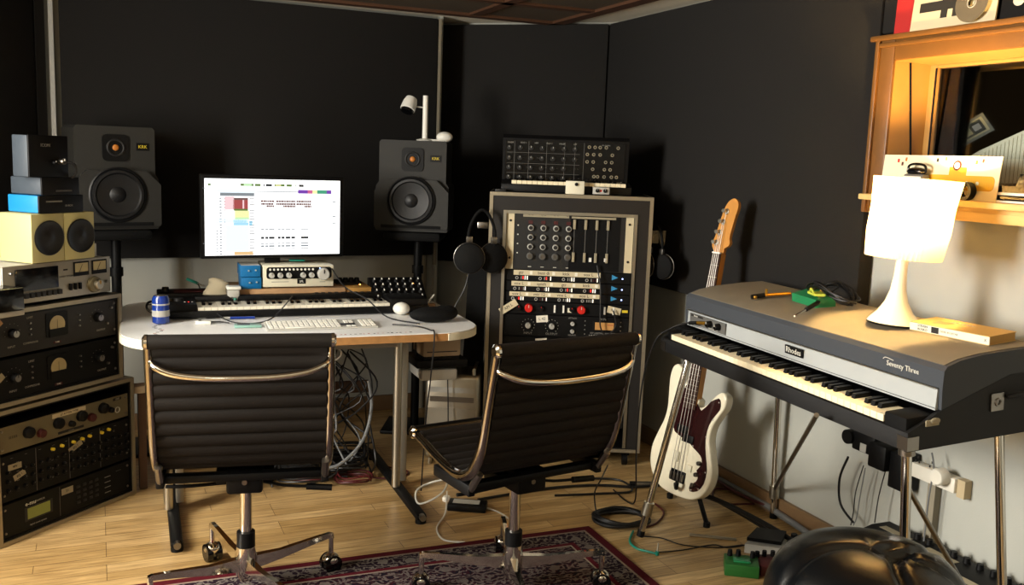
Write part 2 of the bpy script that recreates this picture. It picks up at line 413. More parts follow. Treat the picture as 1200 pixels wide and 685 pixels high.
# acoustic panels
def panel(fr, x0, x1, z0, z1, label):
    b = MB('fabric'); b.box(x0, x1, 0, WP-.002, z0, z1, bev=.008)
    return tag(place(b.build('acoustic_panel'), fr), label, 'wall panel', None)
PT = 2.168
panel(BW, -1.86, -.004, .885, PT, 'long dark charcoal fabric panel on the wall behind the computer screen')
panel(DG, -.985, -.002, .83, PT, 'narrow charcoal fabric panel on the angled corner behind the tall equipment rack')
panel(RW, .004, 1.985, .835, PT, 'wide charcoal fabric panel on the right wall behind the guitar headstock, beside the wooden window')
panel(RW, 1.992, 3.6, 1.912, PT, 'charcoal fabric panel above the wooden window, behind the record sleeves')
panel(LW, -1.3, -.06, .84, PT, 'near-black fabric panel at the far left above the stacked equipment')
struct(place(MB('frame_black').box(-.055, 0, .0, WP, .0, PT).build('trim_2', smooth=0), LW))
b = MB('conduit'); b.box(.0, .014, .0, .019, .83, PT); struct(place(b.build('trim_3', smooth=0), BW))
b = MB('light_grey'); b.box(-1.905, -1.885, .02, .055, .0, PT); struct(place(b.build('trim_4', smooth=0), BW))
struct(place(MB('baseboard').box(.05, 8, .045, WP, 0, .085, bev=.004).build('baseboard_right'), RW))
struct(place(MB('baseboard').box(-1.85, 0, .045, WP, 0, .085, bev=.004).build('baseboard_back'), BW))
# white heating pipe at the back wall
tag(place(MB('conduit').tube([(-.044, .035, 0), (-.044, .035, .88)], .016, smooth=False, n=12).build('wall_pipe'), BW), 'thin pale pipe running up the back wall beside the right speaker stand', 'pipe')
# ---- internal window
b = MB('wood_frame'); cw = .09; x0, x1, z0, z1 = WX0-cw, WX1+cw, WZ0-.065, WZ1+.08
b.box(x0, WX0, -.03, WP-.002, z0, z1, bev=.006); b.box(WX1, x1, -.03, WP-.002, z0, z1, bev=.006); b.box(WX0, WX1, -.03, WP-.002, WZ1, z1, bev=.006)
b.box(x0-.012, x1+.012, -.045, WP-.002, z1-.012, z1+.006, bev=.004); b.box(x0+.012, x0+.03, -.042, -.028, z0, z1, bev=.004); b.box(x0+.03, x1, -.042, -.028, z1-.035, z1-.02, bev=.004)
wf = struct(place(b.build('window_1'), RW))
b = MB('wood_sill'); b.box(WX0-.05, WX1, -.085, -.03, WZ0-.02, WZ0, bev=.004); b.box(WX0, WX1, -.031, .30, WZ0-.02, WZ0); b.box(WX0, WX1, -.03, WP-.002, z0, WZ0-.02, bev=.003); b.box(WX0, WX1, -.036, -.03, z0+.012, z0+.03); b.build('window_sill', wf)
b = MB('wood_pale')   # splayed linings
b.prism([(WX0, -.02), (WX0+.055, .30), (WX0, .30)], 'z', WZ0, WZ1); b.prism([(WX1, -.02), (WX1-.055, .30), (WX1, .30)], 'z', WZ0, WZ1)
b.prism([(-.02, WZ1), (.30, WZ1-.02), (.30, WZ1)], 'x', WX0, WX1)
b.build('lining', wf)
gx = RW.f(1097, 100, .115)[0]; gz = RW.f(1120, 78, .115)[1]
b = MB('wood_pale'); b.box(WX0+.018, gx, .115, .15, WZ0, WZ1-.008, bev=.003); b.box(gx, WX1-.02, .115, .15, gz, WZ1-.008, bev=.003); b.box(gx, WX1-.02, .115, .15, WZ0, WZ0+.02, bev=.003)
b.box(gx-.006, gx, .112, .115, WZ0+.02, gz, 'black'); b.build('sash', wf)
MB('glass').box(gx, WX1-.02, .128, .134, WZ0+.02, gz).build('pane', wf, smooth=0)
def on_lining(px, py):
    for k in range(200):
        y = -.018+.0015*k
        if RW.f(px, py, y)[0] <= WX0+.055*(y+.02)/.32: return y
    return .1
ya, yb = on_lining(1065, 90), on_lining(1071, 180); lx = lambda y: WX0+.055*(y+.02)/.32+.001
b = MB('black_matt'); b.tube([(lx(ya), ya, WZ1-.004), (lx(yb), yb, WZ0+.002)], .004, smooth=False); b.build('seal', wf, smooth=0)
# room seen through the glass
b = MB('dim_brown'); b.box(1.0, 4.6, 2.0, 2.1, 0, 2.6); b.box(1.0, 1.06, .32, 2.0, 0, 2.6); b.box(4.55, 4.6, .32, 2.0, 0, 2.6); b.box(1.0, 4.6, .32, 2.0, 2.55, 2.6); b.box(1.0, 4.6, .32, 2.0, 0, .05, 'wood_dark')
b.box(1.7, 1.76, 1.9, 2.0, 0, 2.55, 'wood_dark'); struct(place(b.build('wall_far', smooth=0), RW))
q4 = [RW.f(px, py, .138) for px, py in ((1117, 178), (1166, 152), (1152, 132), (1103, 159))]  # reflection in the pane, built as a thin coloured card
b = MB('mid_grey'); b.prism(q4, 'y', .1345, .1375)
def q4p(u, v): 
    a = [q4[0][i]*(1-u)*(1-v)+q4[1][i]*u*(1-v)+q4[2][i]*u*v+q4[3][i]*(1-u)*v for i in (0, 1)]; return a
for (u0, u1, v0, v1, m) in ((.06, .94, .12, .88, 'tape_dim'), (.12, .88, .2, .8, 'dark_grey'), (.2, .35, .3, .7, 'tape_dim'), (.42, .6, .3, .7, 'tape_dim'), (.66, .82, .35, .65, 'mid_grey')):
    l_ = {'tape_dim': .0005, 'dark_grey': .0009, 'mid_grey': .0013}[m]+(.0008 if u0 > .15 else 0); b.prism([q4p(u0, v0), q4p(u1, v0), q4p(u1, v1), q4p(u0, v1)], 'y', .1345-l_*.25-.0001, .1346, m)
tag(place(b.build('cassette_reflection', smooth=0), RW), 'tilted pale cassette-like reflection in the window glass, modelled as a thin card', 'card')
q3 = [RW.f(px, py, .19) for px, py in ((1108, 200), (1150, 176), (1216, 146), (1230, 215), (1110, 214))]; q3 = [(x_, max(z_, WZ0+.001)) for x_, z_ in q3]  # second glass reflection, shaped as a pale upright sheet with ribs
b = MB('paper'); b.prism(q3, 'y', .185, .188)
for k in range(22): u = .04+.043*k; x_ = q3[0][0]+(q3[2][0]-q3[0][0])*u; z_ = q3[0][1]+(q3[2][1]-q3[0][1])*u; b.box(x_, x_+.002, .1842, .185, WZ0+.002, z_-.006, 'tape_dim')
tag(place(b.build('ribbed_reflection', smooth=0), RW), 'pale ribbed reflection in the window glass at the right, modelled as a sheet', 'sheet')
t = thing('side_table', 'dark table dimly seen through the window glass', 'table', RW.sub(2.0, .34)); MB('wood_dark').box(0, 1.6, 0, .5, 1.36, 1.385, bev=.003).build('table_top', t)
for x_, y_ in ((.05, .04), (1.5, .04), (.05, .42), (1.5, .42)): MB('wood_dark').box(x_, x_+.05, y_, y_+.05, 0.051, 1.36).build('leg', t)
# ---- things above the window
zc = WZ1+.08+.007
def sleeve(name, label, px0, px1, m, y, tilt=5, art=None, W=.31):
    xa = RW.f(px0, 35, -.02)[0]; xb = RW.f(px1, 30, -.02)[0]; b = MB(m); b.box(0, xb-xa, 0, .005, 0, .27 if W else .2)
    if art: art(b, xb-xa)
    o = b.build(name, smooth=0); f = RW.sub(xa, y, zc); place(o, f); o.rotation_euler = Matrix.Rotation(f.rz, 4, 'Z').to_3x3().to_4x4().to_euler(); o.rotation_euler = (R_(-tilt), 0, f.rz)
    return tag(o, label, 'record')
def art_white(b, w):
    b.box(.03, w-.10, -.0008, 0, .055, .085, 'ink'); b.box(w*.36, w*.44, -.0009, 0, .03, .16, 'ink'); b.box(w*.5, w*.58, -.0009, 0, .03, .19, 'ink'); b.box(w*.22, w*.52, -.001, 0, .105, .13, 'ink'); b.box(w*.52, w*.7, -.001, 0, .14, .175, 'ink')
sleeve('record_sleeve', 'plain red record sleeve standing on top of the window frame', 1047, 1092, 'red_sleeve', -.017, 2)
sleeve('record_sleeve', 'white record sleeve with bold black lettering blocks, on top of the window frame', 1070, 1169, 'tape', -.034, 5, art_white)
def art_dark(b, w):
    b.ball((w*.35, -.004, .05), .02, 'light_grey', (1, .15, .9)); b.ball((w*.5, -.004, .07), .016, 'light_grey', (1.3, .15, .5)); b.ball((w*.7, -.004, .05), .014, 'dark_red', (1, .2, 1))
sleeve('record_sleeve', 'black record sleeve with pale smoky picture, rightmost on top of the window frame', 1172, 1235, 'black', -.028, 4, art_dark)
b = MB('cd'); x, z = RW.f(1141, 20, -.03); b.lathe([(.012, 0), (.06, 0), (.06, .0015), (.012, .0015), (.012, 0)], ax='y', n=48, cap=False); b.ring((0, -.001, 0), .016, .0015, m='light_grey')
o = b.build('compact_disc'); place(o, RW.sub(x, -.043, zc+.061)); o.rotation_euler = (R_(-6), 0, RW.rz); tag(o, 'silver compact disc leaning on the white record sleeve above the window', 'disc')

# ================================================================ RUG
rc = atz(690, 618, 0); RG = Fr((rc.x, rc.y, 0), 67.5)
rug_mat(1.75, 2.3)
b = MB('rug_wool'); b.box(-1.75, 0, -2.3, 0, .0005, .009, bev=.003)
tag(place(b.build('rug'), RG), 'maroon patterned oriental rug with a fringeless striped border on the floorboards', 'rug')

# ================================================================ DESK
d0 = atz(340, 397, .73); DK = Fr((d0.x, d0.y, 0), 68)
desk = thing('desk', 'white-topped desk with rounded ends and exposed plywood edge, on tubular metal legs', 'desk', DK)
def rrect(x0, x1, y0, y1, rs, n=7):
    p = []
    for (cx, cy, a, r) in ((x0+rs[0], y0+rs[0], 180, rs[0]), (x1-rs[1], y0+rs[1], 270, rs[1]), (x1-rs[2], y1-rs[2], 0, rs[2]), (x0+rs[3], y1-rs[3], 90, rs[3])):
        for k in range(n+1):
            t = R_(a+90*k/n); p.append((cx+r*math.cos(t), cy+r*math.sin(t)))
    return p
dx0, dx1, dy0, dy1 = -.60, .80, -.02, .95
P = rrect(dx0, dx1, dy0, dy1, (.24, .20, .12, .14))
b = MB('desk_top'); b.prism(P, 'z', .732, .736)
b.build('desktop', desk)
b = MB('wood_desk'); b.prism(rrect(dx0, dx1, dy0, dy1, (.24, .20, .12, .14)), 'z', .702, .7318); b.build('edge_board', desk, 'brown plywood edge under the white top')
b = MB('cream')   # pale edging on the rounded ends
def edging(pts):
    o = [Vector((p[0], p[1], 0)) for p in pts]; k = len(o); vs = []; fs = []
    for i, p in enumerate(o):
        d = (o[min(i+1, k-1)]-o[max(i-1, 0)]).normalized(); nn = Vector((d.y, -d.x, 0))*.004
        vs += [(p.x, p.y, .703), (p.x, p.y, .731), (p.x+nn.x, p.y+nn.y, .731), (p.x+nn.x, p.y+nn.y, .703)]
    for i in range(k-1):
        a = 4*i; fs += [(a+j, a+(j+1) % 4, a+4+(j+1) % 4, a+4+j) for j in range(4)]
    fs += [(0, 1, 2, 3), (4*k-1, 4*k-2, 4*k-3, 4*k-4)]; b.add(vs, fs)
P8 = rrect(dx0, dx1, dy0, dy1, (.24, .20, .12, .14), 12)
edging(P8[26+13:]+[P8[0]]+P8[1:11]); b.build('edge_strip', desk, 'pale edge strip around the left rounded end'); b = MB('cream'); edging(P8[14:30]); b.build('edge_strip', desk, 'pale edge strip around the right rounded end')
for x in (-.44, .47):
    b = MB('alu'); b.tube([(x, .17, .04), (x, .17, .70)], .018, smooth=False, n=14); b.build('leg', desk)
    b = MB('alu_dull'); b.box(x+.03, x+.06, .22, .28, .04, .70, bev=.004); b.build('leg', desk)
    b = MB('black'); b.box(x-.005, x+.04, -.17, .70, .012, .04, bev=.012); b.cyl((x+.018, -.15, 0), (x+.018, -.15, .016), .022); b.cyl((x+.018, .66, 0), (x+.018, .66, .016), .02); b.cyl((x+.018, -.185, .03), (x+.018, -.16, .03), .013, 'steel'); b.build('foot', desk)
mz = DK.f(430, 453, .6)[1]; b = MB('wood_dark'); b.box(-.42, .45, .60, .618, mz-.025, mz+.03, bev=.002); b.build('modesty_rail', desk)
b = MB('alu_dull'); b.box(-.42, .45, .10, .13, .66, .70); b.build('cross_rail', desk)
# stickers printed along the desk's front edge
b = MB('pink')
for k in range(46):
    x = -.36+k*.0185+random.uniform(-.003, .003); b.box(x, x+random.uniform(.004, .011), .012+random.uniform(0, .006), .02+random.uniform(0, .006), .7362, .7366, random.choice(['pink', 'mid_grey', 'pink', 'ink']))
for k in range(14):
    y = .06+k*.022; x = -.47+.015*math.sin(k); b.box(x, x+.012, y, y+.008, .7362, .7366, random.choice(['pink', 'mid_grey', 'ink']))
b.build('edge_decoration', desk, 'row of faded red and grey flecks along the desktop edge', smooth=0)
ZT = .737
def dk(px, py, dz=0): return DK.z(px, py, ZT+dz)
# --- midi keyboard
kx0 = DK.f(180, 370, .44)[0]; kx1 = DK.f(503, 368, .44)[0]
def keybed(parent, xs, n, kw, y0, y1, z, start=0, wm='white_key', bm_='black_gloss', h=.014, bh=.009, blen=.62, gap=.0012):
    k = MB(wm); k.box(gap/2, kw-gap/2, 0, y1-y0, 0, h, bev=.0008, seg=1); w0 = k.build('white_key', parent)
    copies(w0, [(xs+i*kw, y0, z) for i in range(n)])
    bl = []
    for i in range(n-1):
        if (i+start) % 7 in (0, 1, 3, 4, 5): bl.append((xs+(i+1)*kw, y0+(y1-y0)*(1-blen), z+h))
    k = MB(bm_); bw = kw*.27; k.prism([(0, 0), ((y1-y0)*blen, 0), ((y1-y0)*blen, bh), ((y1-y0)*.05, bh)], 'x', -bw, bw); b0 = k.build('black_key', parent, smooth=0)
    copies(b0, bl)
MK = DK.sub(kx0, .44, ZT); mk = thing('keyboard_controller', 'black music keyboard controller lying across the white desk', 'music keyboard', MK)
wd = kx1-kx0; xk0 = DK.f(232, 365, .46)[0]-kx0; xk1 = DK.f(457, 362, .46)[0]-kx0
b = MB('black'); b.box(0, wd, 0, .02, .006, .034, bev=.004); b.box(0, xk0-.003, .02, .24, .006, .062, bev=.006); b.box(xk1+.003, wd, .02, .24, .006, .062, bev=.006); b.box(xk0-.003, xk1+.003, .175, .24, .006, .068, bev=.005); b.box(xk0-.003, xk1+.003, .02, .176, .006, .03)
for x in (.05, wd-.05):
    for y in (.04, .2): b.cyl((x, y, 0), (x, y, .008), .012)
b.build('case', mk)
keybed(mk, xk0, 31, (xk1-xk0)/31, .0205, .173, .032, 0)
b = MB('dark_grey'); b.cyl((.06, .12, .055), (.06, .12, .074), .02); b.cyl((.10, .12, .055), (.10, .12, .074), .02); b.build('wheel', mk)
b = MB('led_red'); b.box(.135, .141, .07, .076, .0625, .064); b.box(.12, .126, .07, .076, .0625, .064, 'mark_w'); b.box(.15, .156, .07, .076, .0625, .064, 'mark_w'); b.build('button', mk, smooth=0)
knobs_row = MB('dark_grey')
for k in range(9): knobs_row.box(xk1-.30+k*.03, xk1-.285+k*.03, .195, .215, .068, .072)
knobs_row.build('fader', mk, smooth=0)
# --- slim unit with red-brown panel behind the keyboard's left end
x, y = .02+kx0, .71; u = thing('sound_module', 'small dark box with reddish-brown panel behind the left end of the music keyboard', 'equipment', DK.sub(x, y, ZT))
b = MB('black'); b.box(0, .27, 0, .15, 0, .07, bev=.006); b.build('case', u); MB('dark_red').prism([(-.002, .02), (.03, .072), (.10, .072), (.10, .06), (-.002, .015)], 'x', .07, .20).build('panel', u)
copies(MB('black').lathe([(.017, 0), (.014, .022)]).build('knob', u), [(.035, .06, .068), (.235, .06, .068)])
# --- computer keyboard
a = dk(312, 388); a2 = dk(457, 381); KB = DK.sub(a[0]+.005, a[1]+.0, ZT, 0)
kb = thing('computer_keyboard', 'slim white computer keyboard with number pad at the front of the desk', 'keyboard', KB)
kw_ = .44; kd = .125
b = MB('light_grey'); b.prism([(0, 0), (kd, 0), (kd, .016), (0, .006)], 'x', 0, kw_); b.build('base', kb)
kc = MB('white'); kc.box(0, .0158, 0, .0158, 0, .0045, bev=.001, seg=1); k0 = kc.build('key', kb)
L = []
for r in range(6):
    for c_ in range(21):
        x = .008+c_*.0205
        if r == 5 and False: continue
        if 14.2 < c_ < 17 and r in (1,): pass
        if c_ == 14 or c_ == 17: continue
        if r == 0 and 3 <= c_ <= 8: continue
        if c_ in (15, 16) and r in (1, 2) : continue
        L.append((x, .008+r*.0195, .0068+r*.0016))
copies(k0, L[:99])
b = MB('white'); b.box(.008+3*.0205, .008+8.8*.0205, .008, .024, .0068, .0113, bev=.001); b.build('space_bar', kb)
b = MB('dark_grey'); b.prism([(.03, .0085), (.062, .0112), (.062, .0118), (.03, .0091)], 'x', .008+14.05*.0205, .008+16.95*.0205); b.build('arrow_field', kb, 'dark gap between letter keys and number pad')
# --- can, pens, phone etc.
x, y = dk(187, 378); b = MB('blue_can'); b.lathe([(.026, 0), (.033, .006), (.033, .10), (.027, .112), (.024, .113)]); b.lathe([(.0334, .03), (.0334, .055)], m='scr_pale' if False else 'light_grey', cap=False); b.lathe([(.0334, .076), (.0334, .082)], m='light_grey', cap=False)
b.lathe([(.024, .112), (.024, .114)], m='alu')
tag(place(b.build('drink_can'), DK.sub(x+.005, y-.01, ZT)), 'blue drink can with silver bands at the left end of the desk', 'can')
x, y = dk(290, 384); PHN = DK.sub(x-.05, y, ZT, 4); p = thing('mobile_phone', 'small grey-green phone lying flat in front of the music keyboard', 'phone', PHN)
b = MB('phone'); b.box(0, .105, 0, .05, 0, .011, bev=.004); b.build('body', p); MB('grey_blue').box(.012, .06, .008, .042, .0112, .0116).build('screen', p, smooth=0)
x, y = dk(212, 374); b = MB('white'); b.box(0, .10, 0, .02, 0, .012, bev=.003); tag(place(b.build('marker_pen'), DK.sub(x, y+.02, ZT, 10)), 'short white marker lying beside the blue can', 'pen')
x, y = dk(235, 380); b = MB('white'); b.box(0, .06, 0, .03, 0, .014, bev=.003); b.box(.012, .022, .004, .026, .014, .016, 'ink'); b.tube([(.06, .015, .008), (.10, .02, .006), (.13, .005, .004)], .003, 'cable_black')
tag(place(b.build('plug_adapter'), DK.sub(x-.02, y, ZT, 5)), 'little white plug adapter with black lead lying on the desk front', 'adapter')
x, y = dk(270, 375); b = MB('blue_can'); b.tube([(0, 0, .006), (.10, 0, .006)], .0055, smooth=False); b.tube([(-.03, 0, .006), (0, 0, .006)], .0055, 'light_grey', smooth=False)
tag(place(b.build('pen'), DK.sub(x, y+.02, ZT, 4)), 'blue felt pen lying along the front of the music keyboard', 'pen')
b = MB('black_gloss'); b.ring((0, 0, .034), .022, .005, 'y'); b.ring((.05, .01, .034), .022, .005, 'y'); b.tube([(.022, 0, .034), (.028, .0, .034)], .003); b.tube([(-.022, 0, .04), (-.02, .10, .03)], .002); b.tube([(.072, 0, .04), (.07, .10, .03)], .002)
x, y = dk(172, 366); tag(place(b.build('sunglasses'), DK.sub(x+.02, y-.02, ZT-.006, 20)), 'dark glasses behind the blue can at the desk\'s left end', 'glasses')
# --- wooden riser
rx0 = DK.f(272, 345, .66)[0]; rx1 = DK.f(436, 345, .66)[0]
rz = DK.f(340, 338, .66)[1]; rzb = DK.f(340, 351, .66)[1]
RS = DK.sub(rx0, .66, ZT); ry = rz-ZT
rs = thing('monitor_riser', 'raw wooden plank riser carrying the silver box behind the music keyboard', 'shelf', RS)
b = MB('wood_plank'); b.box(0, (rx1-rx0)*.80, 0, .25, rzb-ZT, ry, bev=.003); b.build('plank', rs); b = MB('wood_pale'); b.box((rx1-rx0)*.803, rx1-rx0, .01, .25, rzb-ZT, ry-.002, bev=.003); b.build('plank', rs, 'paler end block of the riser')
for x in (.02, rx1-rx0-.06): MB('wood_dark').box(x, x+.04, .02, .23, 0, rzb-ZT).build('leg', rs)
# --- silver pre-amp
px0, pzb = DK.f(308, 336, .67); px1, pzt = DK.f(391, 309, .67)
PA = DK.sub(px0, .67, ZT+ry+.0005); w_, h_ = px1-px0, pzt-ZT-ry-.006
pa = thing('monitor_controller', 'silver-white desktop audio controller with black knob panel, standing on the wooden riser', 'audio controller', PA)
b = MB('cream_face'); b.box(0, w_, 0, .20, .006, h_, bev=.004)
for x in (.03, w_-.03): b.cyl((x, .03, 0), (x, .03, .007), .01, 'black'); b.cyl((x, .17, 0), (x, .17, .007), .01, 'black')
b.text('SPL', w_*.54, .03, .014, m='mark_w', y=-.002); b.box(w_*.48, w_*.6, -.0015, 0, .02, .042, 'black'); b.box(w_*.12, w_*.36, -.001, 0, .028, .031, 'mark'); b.text('volume', w_*.84, .028, .009, m='mark')
b.build('case', pa)
b = MB('black'); b.prism(rrect(w_*.05, w_*.97, h_*.42, h_*.93, (.012,)*4, 4), 'y', -.002, .0005)
b.build('faceplate', pa, smooth=0)
knobs(pa, [(w_*q, h_*.58) for q in (.12, .24, .36, .56, .68)], .0125, .02, 'light_grey', y=-.002, tick='ink')
knobs(pa, [(w_*.85, h_*.62)], .028, .026, 'light_grey', y=-.002, name='volume_knob', tick='ink')
copies(MB('white').lathe([(.0048, 0), (.0045, .006)], ax='y', n=10).build('push_button', pa), [(w_*(.10+.0545*k), -.002, h_*.83) for k in range(12)])
MB('led_blue').lathe([(.0025, 0), (.002, .002)], ax='y', n=8).build('indicator_light', pa, loc=(w_*.80, -.002, h_*.88))
b = MB('teal'); b.box(0, .07, 0, .04, 0, .006, bev=.002); tag(place(b.build('cassette'), DK.sub(px0+w_*.42, .78, pzt+.001, 6)), 'small teal plastic case lying on the silver audio controller', 'case')
# --- blue boxes
bx0 = DK.f(283, 330, .665)[0]
for k, (dz, lab) in enumerate(((0, 'blue effects box, lower of the two stacked beside the silver controller'), (.053, 'blue effects box, upper of the two stacked beside the silver controller'))):
    q = thing('effects_box', lab, 'equipment', DK.sub(bx0-.004*k, .665, ZT+ry+.001+dz)); b = MB('blue'); b.box(0, px0-bx0-.006, 0, .14, 0, .051, bev=.003)
    if k: b.box(.003, px0-bx0-.009, .003, .137, .0505, .0515, 'light_grey')
    b.build('case', q); copies(MB('light_grey').lathe([(.004, 0), (.003, .008)], ax='y', n=10).build('knob', q), [(.035, 0, .028), (.065, 0, .03)])
# --- bag and bits left of the boxes
x, y = DK.f(262, 342, .70); b = MB('bag')
b.lathe([(.0, 0), (.05, .0), (.058, .03), (.045, .07), (.032, .10), (.02, .115), (.006, .12)], n=14); 
o = b.build('paper_bag');
for v in o.data.vertices: v.co.x = v.co.x*1.25+.014*math.sin(v.co.z*90+v.co.y*40); v.co.y *= .8; v.co.z *= 1.15
tag(place(o, DK.sub(DK.f(255, 345, .70)[0], .70, ZT)), 'crumpled beige paper bag behind the blue boxes', 'bag')
t = thing('tape_dispenser', 'clear and white small dispenser with teal clip left of the blue boxes', 'dispenser', DK.sub(DK.f(266, 345, .66)[0], .615, ZT))
b = MB('light_grey'); b.box(0, .05, 0, .06, 0, .095, bev=.008); b.build('body', t); b = MB('white'); b.box(-.004, .055, -.002, .06, .095, .108, bev=.003); b.build('lid', t)
b = MB('teal'); b.tube([(-.02, -.005, .02), (.02, -.008, .03), (.03, -.008, .06)], .007); b.tube([(.0, -.01, .012), (.06, -.01, .016)], .006); b.build('clip', t)
# --- mixer right
mx0, mz0 = DK.f(437, 352, .66); mx1, mz1 = DK.f(499, 332, .66)
mi = thing('mini_mixer', 'compact black mixer with rows of white-topped knobs at the right of the desk', 'mixer', DK.sub(mx0-.01, .60, ZT, 2)); w_ = mx1-mx0
b = MB('black'); b.prism([(0, 0), (.16, 0), (.16, .12), (.13, .125), (0, .03)], 'x', 0, w_); b.build('case', mi)
kk = MB('dark_grey'); kk.lathe([(.009, 0), (.007, .014)], n=12); kk.box(-.002, .002, .0, .009, .0142, .0148, 'white'); kk.lathe([(.0035, .014), (.003, .0155)], n=8, m='white'); k0 = kk.build('knob', mi); k0.rotation_euler = (R_(36), 0, 0)
copies(k0, [(.022+c_*(w_-.044)/6, .02+r*.03, .045+r*.0215) for r in range(4) for c_ in range(7)])
k0 = MB('led_orange').lathe([(.004, 0), (.003, .003)], n=8).build('indicator_light', mi, loc=(w_*.8, .09, .0995))
k0 = MB('led_orange').lathe([(.004, 0), (.003, .003)], n=8).build('indicator_light', mi, loc=(.004, .012, .04))
# --- small device behind
mx0, mz0 = DK.f(391, 330, .78)
m2 = thing('headphone_amplifier', 'small dark knobbed unit with an orange light, right of the silver controller', 'equipment', DK.sub(mx0+.01, .76, ZT)); b = MB('black'); b.box(0, .12, 0, .12, 0, mz0-ZT, bev=.004); b.build('case', m2)
copies(MB('black').lathe([(.013, 0), (.011, .018)], n=14).build('knob', m2), [(.02+.027*k, .03, mz0-ZT) for k in range(4)])
MB('led_orange').lathe([(.004, 0), (.003, .003)], ax='y', n=8).build('indicator_light', m2, loc=(.11, 0, mz0-ZT-.012)); MB('mid_grey').box(.005, .115, -.001, 0, mz0-ZT-.024, mz0-ZT-.018).build('label_strip', m2, smooth=0)
# --- black pouch, mouse, papers
x, y = dk(478, 381); pc = MB('black_matt')
pc.ball((.115, .05, .034), .06, None, (1.75, .75, .56)); pc.ball((.17, .06, .038), .045, None, (1.3, .8, .75))
tag(place(pc.build('pouch'), DK.sub(x+.01, y+.0, ZT)), 'soft black pouch lying on the right end of the desk', 'pouch')
x, y = dk(466, 372); b = MB('white'); b.ball((.0, 0, .028), .034, None, (1.1, 1.1, .82)); tag(place(b.build('computer_mouse'), DK.sub(x+.035, y+.07, ZT)), 'rounded white mouse peeking out behind the black pouch', 'mouse')
x, y = dk(500, 364); b = MB('paper'); b.box(-.09, .1, 0, .14, 0, .003); tag(place(b.build('paper_sheet', smooth=0), DK.sub(x, y-.09, ZT+.0, 24)), 'loose white paper under the black pouch at the desk end', 'paper')
x, y = dk(492, 364); b = MB('white'); b.tube([(-.06, .0, .006), (-.03, .03, .05), (.0, .05, .025), (.05, .06, .02), (.10, .11, .055)], .004, 'white', smooth=False); b.box(.02, .09, .05, .075, .002, .022, 'wood_plank', bev=.003)
tag(place(b.build('spectacles'), DK.sub(x, y+.0, ZT)), 'pale wire glasses with a brown case behind the black pouch', 'glasses')
cable('black lead looping over the music keyboard', [DK.w(*dk(232, 352), ZT+.08), DK.w(*dk(245, 368), ZT+.04), DK.w(*dk(270, 378), ZT+.006), DK.w(*dk(310, 378), ZT+.005), DK.w(*dk(333, 372), ZT+.05), DK.w(*dk(345, 352), ZT+.075), DK.w(*dk(300, 345), ZT+.1)], .0028)
cable('black lead hanging down from the silver controller to the desk front', [DK.w(px1-.01, .66, pzt-.02), DK.w(px1+.04, .60, ZT+.10), DK.w(px1+.10, .42, ZT+.07), DK.w(px1+.16, .30, ZT+.012), DK.w(px1+.26, .16, ZT+.006)], .003)
cable('black lead running under the pouch and over the desk\'s front edge', [DK.w(.44, .16, ZT+.006), DK.w(.52, .10, ZT+.008), DK.w(.56, .02, ZT+.005), DK.w(.565, -.026, ZT-.01), DK.w(.555, -.02, .55), DK.w(.56, .05, .35), DK.w(.55, .06, .05)], .003)
tag(MB('teal').tube([DK.w(*dk(220, 348), ZT+.085), DK.w(*dk(232, 352), ZT+.08)], .007, smooth=False).tube([DK.w(*dk(232, 352), ZT+.08), DK.w(*dk(240, 354), ZT+.075)], .004, 'light_grey', smooth=False).build('jack_plug'), 'teal jack plug lying on the left part of the music keyboard', 'plug')

# ================================================================ COMPUTER SCREEN
sm = aty(318, 255, 4.2); SC = Fr((sm.x, sm.y, 0), 62); zc_ = sm.z
sc_t = thing('computer_monitor', 'wide black-framed computer screen showing an audio editing window', 'monitor', SC)
MB('black').box(-.305, .335, 0, .035, zc_-.18, zc_+.188, bev=.006).build('bezel', sc_t)
b = MB('black'); b.box(-.02, .05, .035, .055, ZT-.2+.21, zc_, bev=.004); b.box(-.1, .13, -.04, .14, ZT, ZT+.012, bev=.005); b.build('stand', sc_t)
X0, X1, Z0, Z1 = -.288, .315, zc_-.166, zc_+.170; sw, sh = X1-X0, Z1-Z0
b = MB('scr_white'); b.box(X0, X1, -.0015, 0, Z0, Z1)
def sq(x0, y0, x1, y1, m, l=1):   # fractions of the picture, y down
    b.box(X0+x0*sw, X0+x1*sw, -.0015-.0003*l, -.0015, Z1-y1*sh, Z1-y0*sh, m)
G = lambda x: (x-15)/1065.; Hh = lambda y: (y-58)/600.
sq(G(40), Hh(98), G(62), Hh(112), 'scr_green')
for a_, c_ in ((285, 300), (300, 385), (395, 440), (462, 470), (480, 528), (548, 628), (643, 685), (715, 722), (742, 780)): sq(G(a_), Hh(94), G(c_), Hh(112), random.choice(['scr_green', 'scr_dark', 'scr_green']))
sq(G(310), Hh(96), G(370), Hh(110), 'scr_lime', 2); sq(G(555), Hh(98), G(600), Hh(108), 'scr_yellow', 2)
sq(G(0), Hh(132), G(95), Hh(135), 'scr_grey')
sq(G(105), Hh(140), G(400), Hh(165), 'scr_pale'); sq(G(130), Hh(166), G(390), Hh(192), 'scr_grey', 2); sq(G(400), Hh(150), G(735), Hh(156), 'scr_grey')
for k, m in enumerate(['scr_purple', 'scr_purple', 'scr_magenta', 'scr_yellow', 'scr_teal', 'scr_teal', 'scr_purple']): sq(G(735+k*39), Hh(136), G(774+k*39), Hh(166), m)
for k in range(20):
    y = 206+k*23; sq(G(104), Hh(y), G(108), Hh(y+12), 'scr_grey'); sq(G(125), Hh(y), G(142), Hh(y+9), 'scr_grey'); sq(G(162), Hh(y), G(166), Hh(y+13), 'scr_grey' if k > 4 else 'scr_red'); sq(G(352), Hh(y+3), G(390), Hh(y+8), 'scr_dark')
